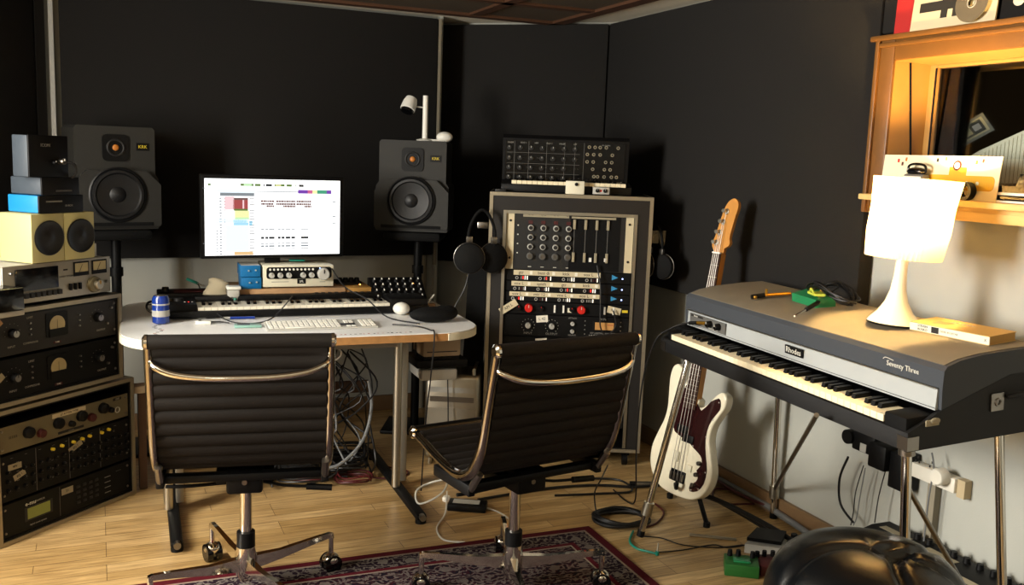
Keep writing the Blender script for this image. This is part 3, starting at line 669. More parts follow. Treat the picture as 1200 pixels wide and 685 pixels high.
sq(G(165), Hh(195), G(235), Hh(300), 'scr_pink'); sq(G(232), Hh(205), G(342), Hh(222), 'scr_brown', 1); sq(G(228), Hh(222), G(342), Hh(292), 'scr_red', 1); sq(G(300), Hh(222), G(312), Hh(290), 'scr_pink', 2); sq(G(232), Hh(292), G(342), Hh(306), 'scr_green', 1)
sq(G(240), Hh(306), G(350), Hh(360), 'scr_yellow'); sq(G(240), Hh(360), G(350), Hh(378), 'scr_lime'); sq(G(110), Hh(372), G(345), Hh(402), 'scr_pale'); sq(G(230), Hh(378), G(345), Hh(420), 'scr_blue', 1); sq(G(170), Hh(420), G(350), Hh(630), 'scr_pale'); sq(G(350), Hh(385), G(375), Hh(425), 'scr_blue', 1)
sq(G(235), Hh(630), G(380), Hh(656), 'scr_orange')
sq(G(0), Hh(560), G(110), Hh(564), 'scr_grey'); sq(G(108), Hh(455), G(112), Hh(650), 'scr_grey')
for r, y in enumerate((222, 244, 262)):
    for a_, c_ in ((440, 545), (560, 715), (722, 845)):
        if r == 2: a_ = c_-60-(40 if a_ == 560 else 0)
        x = a_
        while x < c_-8: wdt = random.uniform(8, 22); sq(G(x), Hh(y), G(min(x+wdt, c_)), Hh(y+15), 'scr_brown', 1); x += wdt+2
for y, hh in ((448, 8), (496, 4), (513, 17), (563, 8), (582, 12), (606, 6)):
    for a_, c_ in ((442, 466), (476, 498), (504, 548), (574, 596), (604, 628), (636, 674), (682, 712), (760, 820)):
        if y in (496, 606) and a_ < 500: continue
        sq(G(a_), Hh(y), G(c_), Hh(y+hh), 'scr_dark' if y == 513 else 'scr_grey', 1)
sq(G(985), Hh(350), G(988), Hh(520), 'scr_grey')
for y in (228, 345, 400): sq(G(1018), Hh(y), G(1045), Hh(y+8), 'scr_grey')
b.build('screen', sc_t, 'lit screen filled with coloured track rows', smooth=0)
# ================================================================ MONITOR SPEAKERS
def speaker(fr, zc_, label, dep=.30):
    """local z = 0 at the woofer's centre line lifted by zc_"""
    t = thing('studio_speaker', label, 'speaker', Fr((fr.o.x, fr.o.y, zc_), fr.az))
    b = MB('speaker_grey')
    low = [(-.185, -.15), (.185, -.15), (.185, .055), (.165, .085), (-.165, .085), (-.185, .055)]
    b.prism([(-.178, -.155), (.178, -.155), (.183, -.145), (.183, .07), (.168, .09), (.168, .285), (.158, .297), (-.158, .297), (-.168, .285), (-.168, .09), (-.183, .07), (-.183, -.145)], 'y', .02, dep)
    b.prism([(-.18, -.14), (.18, -.14), (.185, -.13), (.185, .045), (.125, .105), (-.125, .105), (-.185, .045), (-.185, -.13)], 'y', -.008, .02)
    b.box(-.15, .15, -.0095, -.0075, -.138, -.122, 'black_matt')
    b.build('cabinet', t, smooth=25)
    b = MB('cone'); b.lathe([(.120, .0), (.122, .006), (.116, .010), (.112, .006), (.107, .016), (.096, .017), (.090, .010), (.04, .002), (.0, .001)], (0, -.008, 0), ax='y', n=48, cap=False)
    b.lathe([(.036, .001), (.026, .009), (0, .013)], (0, -.008, 0), ax='y', n=32, cap=False); b.ring((0, -.010, 0), .116, .0025, m='dark_grey', n=48); b.build('woofer', t)
    b = MB('black'); b.prism(rrect(-.055, .055, .145, .262, (.02,)*4, 4), 'y', .014, .021); b.ring((0, .013, .205), .034, .005, m='dark_grey'); b.build('tweeter_plate', t)
    MB('orange').ball((0, .012, .205), .014, sc=(1, .5, 1)).build('tweeter', t, 'orange dome')
    b = MB('yellow'); b.box(.088, .142, .017, .02, .195, .228, 'black'); b.text('KRK', .115, .211, .020, y=.017, m='yellow'); b.build('badge', t, smooth=0)
    return t
sr = aty(482, 235, 4.7); SR = Fr((sr.x, sr.y, 0), 92)
speaker(SR, sr.z, 'large dark studio speaker on a stand to the right of the computer screen', .30)
sl = aty(143, 227, 4.15); SL = Fr((sl.x-.02, sl.y, 0), 54)
speaker(SL, sl.z-.004, 'large dark studio speaker at the left, behind the stacked equipment', .28)
for F, z, lab in ((SR, sr.z, 'black speaker stand with a single pole right of the desk'), (SL, sl.z-.004, 'black speaker stand mostly hidden behind the stacked equipment')):
    t = thing('speaker_stand', lab, 'stand', F)
    b = MB('black_matt'); b.box(-.14, .15, .0, .27, z-.205, z-.157, bev=.018); b.build('top_plate', t)
    MB('black').tube([(0.02, .14, .02), (.02, .14, z-.205)], .022, smooth=False, n=14).tube([(.02, .14, z-.38), (.02, .14, z-.34)], .03, smooth=False, n=14).build('pole', t)
    MB('black').box(-.14, .18, -.0, .28, 0, .02, bev=.006).build('base', t)
# clip lamp on the right speaker
LZ = sr.z+.298
t = thing('desk_lamp', 'small white spotlight on an upright white rod, standing on the right speaker', 'lamp', Fr((SR.w(.045, .12).x, SR.w(.045, .12).y, LZ), 92)); 
MB('white').cyl((0, 0, .012), (-.0, 0, .225), .014, n=14).build('rod', t)
b = MB('white'); b.lathe([(.04, 0), (.045, .006), (.02, .012)], (0, 0, 0)); b.box(.0, .10, -.02, .02, 0, .01, bev=.003); b.ball((.10, 0, .022), .035, None, (1.2, .9, .8)); b.build('base', t)
b = MB('light_grey'); b.tube([(0, 0, .165), (-.06, -.01, .17)], .004); b.build('arm', t)
b = MB('white'); b.lathe([(.006, .055), (.028, .045), (.036, .02), (.038, -.02), (.034, -.022), (.030, .0)], (0, 0, 0), n=28, cap=False); o = b.build('lamp_head', t, loc=(-.082, -.02, .17)); o.rotation_euler = (R_(-25), R_(15), 0)
b = MB('black_gloss'); b.lathe([(.033, -.0), (.034, -.02), (.030, -.034), (.0, -.036)], n=24, cap=False); o2 = b.build('bulb', t, loc=(-.082, -.02, .17)); o2.rotation_euler = o.rotation_euler

# ================================================================ RACK HELPERS
def rack_case(fr, name, label, x0, x1, z0, z1, dep, th=.02, trim='trim_metal', ff=.012, m='black'):
    t = thing(name, label, 'equipment case', Fr((fr.w(x0, 0).x, fr.w(x0, 0).y, z0), fr.az)); W, H = x1-x0, z1-z0
    b = MB(m); b.box(0, th, .003, dep, 0, H); b.box(W-th, W, .003, dep, 0, H); b.box(th, W-th, .003, dep, 0, th); b.box(th, W-th, .003, dep, H-th, H); b.box(th, W-th, dep-.012, dep, th, H-th); b.build('shell', t, smooth=0)
    b = MB(trim)
    for (a0, a1, c0, c1) in ((-.003, W+.003, -.003, ff), (-.003, W+.003, H-ff, H+.003), (-.003, ff, ff, H-ff), (W-ff, W+.003, ff, H-ff)): b.box(a0, a1, -.004, .006, c0, c1)
    for (xa, xb) in ((-.003, .0), (W, W+.003)):
        b.box(xa, xb, .006, .03, -.003, H+.003)
        for (c0, c1) in ((-.003, .02), (H-.02, H+.003)): b.box(xa, xb, .03, dep, c0, c1)
    b.box(-.003, W+.003, .006, .03, H, H+.003); b.box(-.003, W+.003, .006, .03, -.003, 0)
    b.build('edge_trim', t, 'worn metal edge trim', smooth=0)
    return t, Fr((t.location.x, t.location.y, z0), fr.az)
def unit(fr, name, label, x0, x1, z0, z1, y=.008, dep=.3, m='black', cat='equipment', ears=True):
    t = thing(name, label, cat, Fr((fr.w(x0, y).x, fr.w(x0, y).y, fr.o.z+z0), fr.az)); W, H = x1-x0, z1-z0
    b = MB(m); b.box(0, W, 0, .006, 0, H, bev=.0015, seg=1); b.box(.02, W-.02, .006, dep, .004, H-.004, 'black_matt')
    if ears:
        for x in (.012, W-.012):
            for z in (H*.15, H*.85): b.lathe([(.005, 0), (.004, .003)], (x, 0, z), ax='y', m='black' if ears == 2 else 'steel', n=10)
    return t, b, W, H

# ================================================================ LEFT STACK
LR = Fr((-1.788, 3.166, 0), 23)
t, F = rack_case(LR, 'flight_case', 'large black flight case with worn metal edges, lowest of the left stack', 0, .632, .004, .495, .46)
# silver-beige unit
g, b, W, H = unit(F, 'rack_compressor', 'beige rack unit with dark knobs and paper strip, top of the lower left case', .02, .612, .335, .43, m='brass_face')
b.prism([(W*.38, H*.80), (W*.64, H*.80), (W*.64, H*.97), (W*.38, H*.97)], 'y', -.001, 0, 'tape'); b.text('LF ATTEN TYPE', W*.51, H*.885, .012, m='ink', y=-.001)
b.box(W*.42, W*.62, -.0012, 0, H*.10, H*.20, 'ink'); b.text('--------', W*.52, H*.15, .01, m='mark', y=-.0012); b.box(W*.87, W*.94, -.0012, 0, H*.82, H*.93, 'ink'); b.text('UREI', W*.905, H*.875, .010, m='mark', y=-.0012)
for k in range(6): b.box(W*.07+k*.006, W*.072+k*.006, -.001, 0, H*.5, H*.6, 'ink')
b.ring((W*.905, -.001, H*.40), .011, .002, m='light_grey'); b.build('panel', g)
for r, lst in ((.022, [(.20, .56), (.42, .58), (.60, .60), (.78, .66)]), (.017, [(.29, .38), (.68, .42)]), (.012, [(.52, .40), (.84, .50)])):
    knobs(g, [(W*a, H*c) for a, c in lst], r, .018, 'dark_red' if r == .017 else 'black', tick=None)
# black equaliser rows
g, b, W, H = unit(F, 'rack_equaliser', 'black rack unit with small yellow knobs, middle of the lower left case', .02, .612, .155, .325)
for k in range(1, 4): b.box(W*.25*k-.001, W*.25*k+.001, -.001, 0, .005, H-.005, 'mid_grey')
for k in range(9): b.text('.....', W*(.08+.1*k), H*.93, .010, m='mark')
for q in range(4):
    for r in range(4): b.text(random.choice(['|||', '---', '..:', ':::']), W*(.12+.25*q), H*(.2+.2*r), .012, m='mark')
for (a, c, wd, tl) in ((.10, .72, .055, 0), (.13, .50, .05, 18), (.55, .72, .065, 22)):
    s = MB('tape_dim'); 
    ca, sa = math.cos(R_(tl)), math.sin(R_(tl)); pts = [(-wd/2, -.011), (wd/2, -.011), (wd/2, .011), (-wd/2, .011)]; b.prism([(W*a+u*ca-v*sa, H*c+u*sa+v*ca) for u, v in pts], 'y', -.001, 0, 'tape_dim'); s.bm.free()
    b.text('EQ 1' if tl else '48V', W*a, H*c, .012, y=-.001, m='ink', rot=R_(tl))
b.build('panel', g)
knobs(g, [(W*a, H*c) for a, c in ((.37, .84), (.44, .85), (.53, .85), (.60, .86), (.66, .87), (.76, .86), (.82, .88))], .0065, .012, 'yellow', tick=None, name='yellow_knob')
knobs(g, [(W*(.05+.058*k), H*c) for k in range(17) for c in (.22, .42, .62) if abs(k*.058+.05-.11) > .05 or c < .3], .0085, .010, 'black', name='knob', tick='mid_grey')
# sampler with lcd
g, b, W, H = unit(F, 'rack_sampler', 'black rack sampler with a green display and keypad, bottom of the lower left case', .02, .612, .02, .145)
b.box(W*.155, W*.36, -.001, 0, H*.28, H*.70, 'dark_grey'); b.box(W*.175, W*.34, -.0015, 0, H*.33, H*.66, 'lcd'); b.text('e-mu', W*.20, H*.80, .022, m='mark_w'); b.text('SAMPLER', W*.27, H*.80, .010, m='mark'); b.text('digital sound system', W*.25, H*.14, .009, m='mark')
b.prism([(W*.43, H*.66), (W*.52, H*.66), (W*.52, H*.86), (W*.43, H*.86)], 'y', -.001, 0, 'tape_dim'); b.text('S1', W*.475, H*.76, .014, y=-.001, m='ink')
b.box(W*.415, W*.417, -.001, 0, .006, H-.006, 'mid_grey')
for r in range(4): b.box(W*.78, W*.83, -.001, 0, H*(.2+.17*r), H*(.22+.17*r), 'mark')
b.text('- - - -', W*.90, H*.80, .012, m='mark'); b.build('panel', g)
copies(MB('dark_grey').box(-.008, .008, -.004, 0, -.005, .005, bev=.001).build('key', g), [(W*(.56+.05*c), 0, H*(.25+.17*r)) for r in range(4) for c in range(4)])
# upper case
t2, F2 = rack_case(LR, 'flight_case', 'smaller black rack case with metal edges, standing on the large one in the left stack', -.02, .577, .512, .848, .44)
b = MB('black')
for x in (.05, .52):
    for y in (.05, .38): b.cyl((x, y, -.014), (x, y, -.0032), .022)
b.build('foot', t2)
for k, (z0, z1, lab) in enumerate(((.175, .325, 'black valve compressor with a round meter, upper unit in the smaller left case'), (.015, .165, 'black valve compressor with a round meter, lower unit in the smaller left case'))):
    g, b, W, H = unit(F2, 'valve_compressor', lab, .014, .583, z0, z1, m='charcoal' if k == 0 else 'black')
    b.prism(rrect(W*.415, W*.585, H*.26, H*.86, (.006,)*4, 3), 'y', -.003, 0, 'black'); b.lathe([(.034, 0), (.034, .002), (.030, .002)], (W*.5, -.003, H*.55), ax='y', m='vu', n=28); b.box(W*.5-.036, W*.5+.036, -.0058, -.003, H*.26, H*.46, 'black'); b.box(W*.5-.001, W*.5+.0, -.0056, -.005, H*.46, H*.68, 'ink')
    b.text('LIMIT', W*.30, H*.83, .011, m='mark'); b.text('COMPRESSOR', W*.30, H*.22, .010, m='mark'); b.text('INPUT', W*.16, H*.20, .011, m='mark'); b.text('OUTPUT', W*.86, H*.20, .011, m='mark')
    for dx in (.30, .68):
        for r in range(3): b.lathe([(.004, 0), (.003, .006)], (W*dx, 0, H*(.42+.14*r)), ax='y', m='steel', n=8)
    b.box(W*.47, W*.53, -.001, 0, H*.08, H*.14, 'dark_red'); b.text('TUBE', W*.5, H*.11, .008, y=-.001, m='mark_w')
    for k2 in range(8):
        for cx in (.17, .83):
            a = R_(200-k2*32); b.box(W*cx+.031*math.cos(a)-.001, W*cx+.031*math.cos(a)+.001, -.0006, 0, H*.55+.031*math.sin(a)-.001, H*.55+.031*math.sin(a)+.001, 'mark')
    pts = [(-.035, -.012), (.035, -.012), (.035, .012), (-.035, .012)]; ca, sa = math.cos(.65), math.sin(.65); b.prism([(W*.03+.01+u*ca-v*sa, H*(.72 if k == 0 else .5)+u*sa+v*ca) for u, v in pts], 'y', -.001, 0, 'wood_plank' if k == 0 else 'tape_dim')
    b.build('panel', g); knobs(g, [(W*.17, H*.52), (W*.83, H*.55)], .018, .022, 'black', cap='steel', tick='ink'); knobs(g, [(W*.95, H*.75), (W*.91, H*.35)], .005, .01, 'steel', tick=None, name='screw')
# cassette deck
cx0, cx1, cz0, cz1 = .055, .53, .866, 1.004
CS = Fr((LR.w(cx0, -.0).x, LR.w(cx0, -.0).y, cz0), 23); g = thing('cassette_deck', 'silver cassette deck with two meters and a big volume knob, on the smaller left case', 'cassette deck', CS); W, H = cx1-cx0, cz1-cz0
b = MB('alu_dull'); b.box(0, W, 0, .01, 0, H, bev=.002); b.box(.003, W-.003, .01, .27, 0, H-.003, 'light_grey', bev=.003)
for x in (.05, W-.05):
    for y in (.04, .22): b.cyl((x, y, -.0135), (x, y, 0), .018, 'black')
b.text('DOLBY SYSTEM', W*.56, H*.58, .009, m='ink'); b.box(W*.535, W*.575, -.001, 0, H*.74, H*.78, 'ink'); b.build('case', g)
b = MB('black_gloss'); b.box(W*.10, W*.48, -.006, 0, H*.32, H*.90, bev=.002); b.build('cassette_door', g)
for k, a in enumerate((.63, .81)):
    b = MB('black'); b.box(W*a, W*(a+.15), -.003, 0, H*.55, H*.94, bev=.001); b.box(W*(a+.012), W*(a+.138), -.0036, -.003, H*.66, H*.90, 'vu'); b.box(W*(a+.04), W*(a+.075), -.0042, -.0036, H*.68, H*.685, 'ink'); b.prism([(W*(a+.05), H*.66), (W*(a+.054), H*.66), (W*(a+.084), H*.86), (W*(a+.08), H*.86)], 'y', -.0042, -.0036, 'ink'); b.build('meter', g, smooth=0)
knobs(g, [(W*.83, H*.26)], .032, .012, 'brass_face', name='volume_knob', tick=None); knobs(g, [(W*.845, H*.26)], .020, .026, 'alu', name='volume_knob', tick='gold')
knobs(g, [(W*.06, H*.82), (W*.06, H*.34), (W*.90, H*.30), (W*.95, H*.30)], .006, .012, 'steel', tick=None)
copies(MB('dark_grey').box(-.008, .008, -.012, 0, -.009, .009, bev=.001).build('key', g), [(W*(.135+.05*k), 0, H*.20) for k in range(8)]); copies(MB('black').box(-.003, .003, -.012, 0, -.012, .012).build('lever', g), [(W*(.59+.045*k), 0, H*.28) for k in range(3)])
# small black box at the far left edge
xa, za = LR.f(0, 334, -.05); xb, zb = LR.f(12, 356, -.05)
g = thing('junction_box', 'small black box with a pale lower strip, at the left edge beside the cassette deck', 'equipment', Fr((LR.w(xb-.14, -.12).x, LR.w(xb-.14, -.12).y, .852), 23)); b = MB('black_gloss'); b.box(0, .14, 0, .10, .018, .095, bev=.004); b.build('case', g); MB('light_grey').box(0, .14, .001, .10, 0, .0178, bev=.003).build('base', g)
# cubes
for k, lab in enumerate(('pale wooden cube speaker, left one of the pair on the cassette deck', 'pale wooden cube speaker, right one of the pair on the cassette deck')):
    x0 = .178+k*.141; g = thing('cube_speaker', lab, 'speaker', Fr((LR.w(x0, .0).x, LR.w(x0, .0).y, 1.0055), 23)); W = .139; H = .176
    b = MB('cube_wood'); b.box(0, W, 0, .165, 0, H, bev=.003)
    b.build('cabinet', g); b = MB('cone'); b.lathe([(.063, 0), (.064, .004), (.060, .006), (.056, .003), (.025, .0008), (.018, .004), (0, .006)], (W/2+.004, 0, H*.5), ax='y', n=40, cap=False); b.build('cone', g)
# three boxes above the cubes
def gear(label, px0, px1, z0, z1, mside, dep=.16, cat='equipment', name='power_supply', yo=.0):
    xa = LR.f(px0, 220, yo)[0]; xb = LR.f(px1, 220, yo)[0]
    g = thing(name, label, cat, Fr((LR.w(xa, yo).x, LR.w(xa, yo).y, z0), 23)); W, H = xb-xa, z1-z0
    b = MB('black'); b.box(0, W, 0, .008, 0, H, bev=.002); b.box(.002, W-.002, .008, dep, .001, H-.001, mside, bev=.004); b.build('case', g); return g, W, H
g, W, H = gear('flat box with bright blue side panels and black front, on the cube speakers', 45, 97, 1.1825, 1.247, 'blue_side', name='signal_box'); b = MB('mark'); b.box(.03, .10, -.001, 0, H*.62, H*.70, 'alu'); b.text('DI BOX', .13, H*.4, .010); b.build('lettering', g, smooth=0)
g, W, H = gear('flat dark-grey box lying on the blue-sided box in the left stack', 49, 93, 1.248, 1.312, 'grey_blue', name='signal_box'); MB('steel').box(.06, .13, -.002, 0, .012, .018).build('handle', g)
g, W, H = gear('black box with grey side and a small chrome knob, topmost of the left stack', 35, 81, 1.313, 1.462, 'grey_blue', dep=.085, name='signal_box'); b = MB('mark'); b.text('ICON', W*.42, H*.76, .016); b.build('lettering', g, smooth=0); knobs(g, [(W*.80, H*.38)], .012, .02, 'steel'); knobs(g, [(W*.62, H*.35)], .008, .012, 'black')
cable('short black lead curling from the topmost box of the left stack', [LR.w(.32, -.01, 1.37), LR.w(.345, -.03, 1.36), LR.w(.362, -.02, 1.33), LR.w(.36, .0, 1.31)], .005)
tag(place(MB('light_grey').box(0, .02, 0, .02, 0, .05, bev=.003).build('metal_clip'), Fr((LR.w(.475, .03).x, LR.w(.475, .03).y, 1.0055), 23)), 'small pale metal clip on the cassette deck right of the cube speakers', 'clip')
# side plugs of the cases
for z, lab in ((.62, 'upper'), (.40, 'lower')):
    b = MB('black' if z > .5 else 'tape_dim'); b.box(0, .035, 0, .03, 0, .035, bev=.004)
    tag(place(b.build('connector'), Fr((LR.w(.5815 if z > .5 else .6365, .06).x, LR.w(.5815 if z > .5 else .6365, .06).y, z), 23)), ('black connector plugged into the side of the smaller left case' if z > .5 else 'beige connector on the side of the large left case'), 'connector')
t = MB('black'); t.box(0, .06, 0, .06, .0, 1.0, bev=.004); tag(place(t.build('equipment_tower'), Fr((LR.w(.54, .33).x, LR.w(.54, .33).y, 0), 23)), 'black upright post behind the left stack of equipment', 'post')

# ================================================================ TALL RACK
CK = Fr((-.114, 4.309, 0), 91); CZ = .082
t, F = rack_case(CK, 'rack_cabinet', 'tall black equipment cabinet with silver edges, full of studio gear', 0, .742, CZ, 1.282, .40, th=.02, ff=.013)
W, H = .742, 1.2
for x in (.06, W-.06):
    for y in (.06, .34): b = MB('black'); b.cyl((x-.012, y, -.05), (x+.012, y, -.05), .031, n=24); b.box(x-.02, x+.02, y-.02, y+.02, -.03, -.0035); b.build('caster', t)
b = MB('frame_black'); fx0, fx1, fz1 = .062, .676, 1.204-CZ
b.box(.013, fx0, 0, .01, .013, H-.013); b.box(fx1, W-.013, 0, .01, .013, H-.013); b.box(fx0, fx1, 0, .01, fz1, H-.013); b.build('front_frame', t, smooth=0)
b = MB('alu'); b.box(fx0, fx0+.014, -.006, .006, .02, fz1); b.box(fx1-.014, fx1, -.006, .006, .02, fz1); b.box(fx0+.014, fx1-.014, -.006, .006, fz1-.014, fz1); b.build('inner_trim', t, smooth=0)
b = MB('steel')
for z in (.25,):
    b.box(W-.004, W+.006, .03, .06, z-.06, z-.01); 
b.build('latch', t)
def cu(name, label, px, y0, y1, m='black', x0=fx0+.016, x1=fx1-.016, **kw):
    z1 = CK.f(px, y0)[1]-CZ; z0 = CK.f(px, y1)[1]-CZ; g, b, W, H = unit(F, name, label, x0, x1, z0+.001, z1-.001, dep=.3, m=m, **kw); return g, b, W, H
# modular top unit: four channel strips + fader box
g, b, W, H = cu('rack_mixer', 'grey rack mixer with sixteen round knobs and pale side rails, top of the tall cabinet', 665, 250, 318, m='dark_grey', ears=False)
b.box(0, .035, -.004, 0, .002, H, 'tape'); b.box(W-.035, W, -.004, 0, .002, H, 'tape')
for x in (.018, W-.018):
    for z in (H*.2, H*.85): b.lathe([(.006, 0), (.005, .004)], (x, -.004, z), ax='y', m='ink', n=10)
b.box(.075, W*.49, -.002, 0, H*.92, H*.995, 'tape_dim')
for k in range(4): b.text('~ ~', .11+.058*k, H*.955, .016, y=-.002, m='ink'); b.box(.10+.058*k, .102+.058*k+.018, -.002, 0, H*.80, H*.86, 'dark_red'); b.box(.105+.058*k, .12+.058*k, -.001, 0, H*.05, H*.06, 'mark_w')
for r in range(4): b.box(.05, .056, -.001, 0, H*(.28+.16*r), H*(.30+.16*r), 'mark_w')
b.box(W*.50, W*.90, -.001, 0, .004, H*.97, 'black_matt'); b.box(W*.51, W*.86, -.003, -.001, H*.92, H*.955, 'tape_dim')
b.build('panel', g)
knobs(g, [(.112+.058*c, H*(.24+.165*r)) for r in range(1, 4) for c in range(4)], .014, .016, 'light_grey', cap='ink', tick=None); knobs(g, [(.112+.058*c, H*.24) for c in range(4)], .016, .016, 'mid_grey', cap='steel', tick=None)
b = MB('tape_dim'); b.box(-.006, .006, -.008, 0, -.022, .022, bev=.001); o = b.build('fader', g)
copies(o, [(W*(.535+.088*c), -.002, H*z) for c in range(4) for z in (.25, .82)])
b = MB('mid_grey')
for c in range(4): b.box(W*(.535+.088*c)-.0015, W*(.535+.088*c)+.0015, -.002, -.001, H*.34, H*.74)
b.box(W*.66, W*.68, -.01, 0, H*.18, H*.25, 'white'); b.box(W*.78, W*.80, -.01, 0, H*.19, H*.25, 'white'); b.build('fader_track', g, smooth=0)
# three channel strips with tape labels
zs = [(318, 331), (331, 343.5), (343.5, 355)]
for k, (a, c) in enumerate(zs):
    g, b, W, H = cu('preamp_strip', ('uppermost', 'middle', 'lowest')[k]+' of three slim black preamps with handwritten tape in the tall cabinet', 665, a, c, ears=False)
    x0 = .04-.008*k; b.box(x0, W*.76, -.0015, 0, H*.52, H*.98, 'tape')
    for q in range(4):
        b.text(random.choice(['vox L', 'mic 12', 'bass di', 'gtr', 'kick', 'room', 'synth']), x0+.035+.104*q, H*.76, .020, y=-.0015, m='ink'); b.box(x0+.075+.104*q, x0+.088+.104*q, -.003, 0, H*.60, H*.92, 'paper')
        b.ring((x0+.016+.108*q, -.001, H*.25), .006, .0015, m='light_grey', n=12, k=5)
        for j in range(3): b.box(x0+.034+.108*q+.010*j, x0+.0385+.108*q+.010*j, -.002, 0, H*.12, H*.40, random.choice(['mark', 'dark_red', 'mark']))
    b.build('panel', g, smooth=0)
    b = MB('led_white')
    for q in range(4):
        b.box(x0+.062+.108*q, x0+.0665+.108*q, -.003, 0, H*.10, H*.46)
        if (q+k) % 2 == 0: b.box(x0+.052+.108*q, x0+.0565+.108*q, -.003, 0, H*.10, H*.46)
    b.build('indicator_light', g, smooth=0)
    b = MB('led_red'); q = (0, 2, 0)[k]; b.box(x0+.042+.108*q, x0+.047+.108*q, -.003, 0, H*.15, H*.42)
    if k < 2: b.box(x0+.042+.108*(q+1), x0+.047+.108*(q+1), -.003, 0, H*.15, H*.42)
    b.build('indicator_light', g, smooth=0)
    b = MB('led_cyan'); b.prism([(W*.85, H*.35), (W*.90, H*.6), (W*.85, H*.85)], 'y', -.002, 0); b.build('arrow_light', g, smooth=0); MB('led_blue').lathe([(.0035, 0), (.003, .003)], (W*.935, 0, H*.5), ax='y', n=8).build('indicator_light', g)
# red-knob unit
g, b, W, H = cu('equaliser_unit', 'black rack unit with two red knobs and white switches in the tall cabinet', 665, 355, 370, ears=False)
for x in (.40, .47, .80, .87): b.box(W*x, W*x+.008, -.006, 0, H*.2, H*.8, 'white')
b.box(W*.51, W*.545, -.004, 0, H*.25, H*.6, 'cream'); b.box(W*.90, W*.955, -.001, 0, H*.35, H*.62, 'black'); b.box(W*.945, W*.99, -.0015, 0, H*.4, H*.6, 'yellow')
pts = [(-.045, -.016), (.045, -.016), (.045, .016), (-.045, .016)]; ca, sa = math.cos(.6), math.sin(.6)
b.prism([(.022+u*ca-v*sa, H*.55+u*sa+v*ca) for u, v in pts], 'y', -.014, -.013, 'tape'); b.text('API L', .022, H*.55, .020, y=-.014, m='ink', rot=.6)
b.prism([(W*.88+u*.7*math.cos(-.2)-v*math.sin(-.2), H*.55+u*.7*math.sin(-.2)+v*math.cos(-.2)) for u, v in pts], 'y', -.003, -.002, 'tape'); b.text('IN 1', W*.88, H*.55, .016, y=-.003, m='ink', rot=-.2)
b.build('panel', g, smooth=0); knobs(g, [(W*.20, H*.5), (W*.62, H*.5)], .020, .022, 'red', tick='mark_w', name='red_knob'); knobs(g, [(W*.12, H*.5), (W*.545, H*.5), (W*.30, H*.5)], .013, .016, 'black', tick='red')
# two limiting amplifiers
for k, (a, c) in enumerate(((370, 396), (396, 424))):
    g, b, W, H = cu('limiting_amplifier', ('black rack limiter with an orange-lit meter, just above the right chair back', 'black rack limiter below the one with the lit meter, mostly behind the right chair')[k], 665, a, c, ears=2)
    for cx in (.20, .50*.78):
        for q in range(11): a_ = R_(230-q*28); b.box(W*cx+.030*math.cos(a_)-.0012, W*cx+.030*math.cos(a_)+.0012, -.0006, 0, H*.5+.030*math.sin(a_)-.0012, H*.5+.030*math.sin(a_)+.0012, 'mark_w')
    b.text('INPUT', W*.20, H*.14, .014, m='mark'); b.text('OUTPUT', W*.39, H*.14, .014, m='mark'); b.text('ATTACK', W*.555, H*.90, .010, m='mark'); b.text('RELEASE', W*.555, H*.12, .010, m='mark')
    b.text('FET LIMITING AMPLIFIER', W*.80, H*.25, .011, m='mark'); b.text('UNIVERSAL AUDIO', W*.80, H*.12, .015, m='mark_w'); b.text('1176', W*.80, H*.90, .014, m='mark')
    for q in range(4): b.lathe([(.003, 0), (.002, .003)], (W*.655, 0, H*(.2+.2*q)), ax='y', m='mark', n=8); b.lathe([(.003, 0), (.002, .003)], (W*.94, 0, H*(.2+.2*q)), ax='y', m='mark', n=8)
    for (a2, c2, tl) in (((.31, .82, .1),) if k == 0 else ((.31, .80, .1),)):
        b.prism([(W*a2+u*.6*math.cos(tl)-v*math.sin(tl), H*c2+u*.6*math.sin(tl)+v*math.cos(tl)) for u, v in pts], 'y', -.0015, 0, 'paper'); b.text('L 42', W*a2, H*c2, .018, y=-.0015, m='ink', rot=tl)
    b.build('panel', g)
    b = MB('black'); b.box(W*.72, W*.90, -.003, 0, H*.38, H*.80, bev=.002); b.box(W*.735, W*.885, -.0036, -.003, H*.42, H*.76, 'vu_orange'); b.box(W*.83, W*.88, -.0042, -.0036, H*.64, H*.67, 'vu_red'); b.build('meter', g, smooth=0)
    knobs(g, [(W*.20, H*.5), (W*.39, H*.5)], .014, .018, 'light_grey', tick='ink'); knobs(g, [(W*.555, H*.65), (W*.555, H*.30)], .010, .014, 'light_grey', tick='ink')
# lower part: blank panels and a patchbay
g, b, W, H = cu('blank_panel', 'plain black filler panel low in the tall cabinet behind the right chair', 665, 424, 455, ears=2); b.build('panel', g)
g, b, W, H = cu('patch_bay', 'black patch bay with two rows of sockets at the bottom of the tall cabinet', 665, 455, 500, ears=2)
for r in (.35, .65):
    for k in range(24): b.ring((.04+k*(W-.08)/23, -.001, H*r), .006, .0015, m='steel', n=10, k=5)
b.build('panel', g)
cable('thin black lead hanging across the front of the tall cabinet', [CK.w(.50, -.01, CK.f(687, 310)[1]), CK.w(.52, -.02, .87), CK.w(.525, -.022, .76), CK.w(.53, -.022, .68), CK.w(.56, -.022, .645), CK.w(.60, -.02, .69), CK.w(.585, -.012, .76)], .0035)
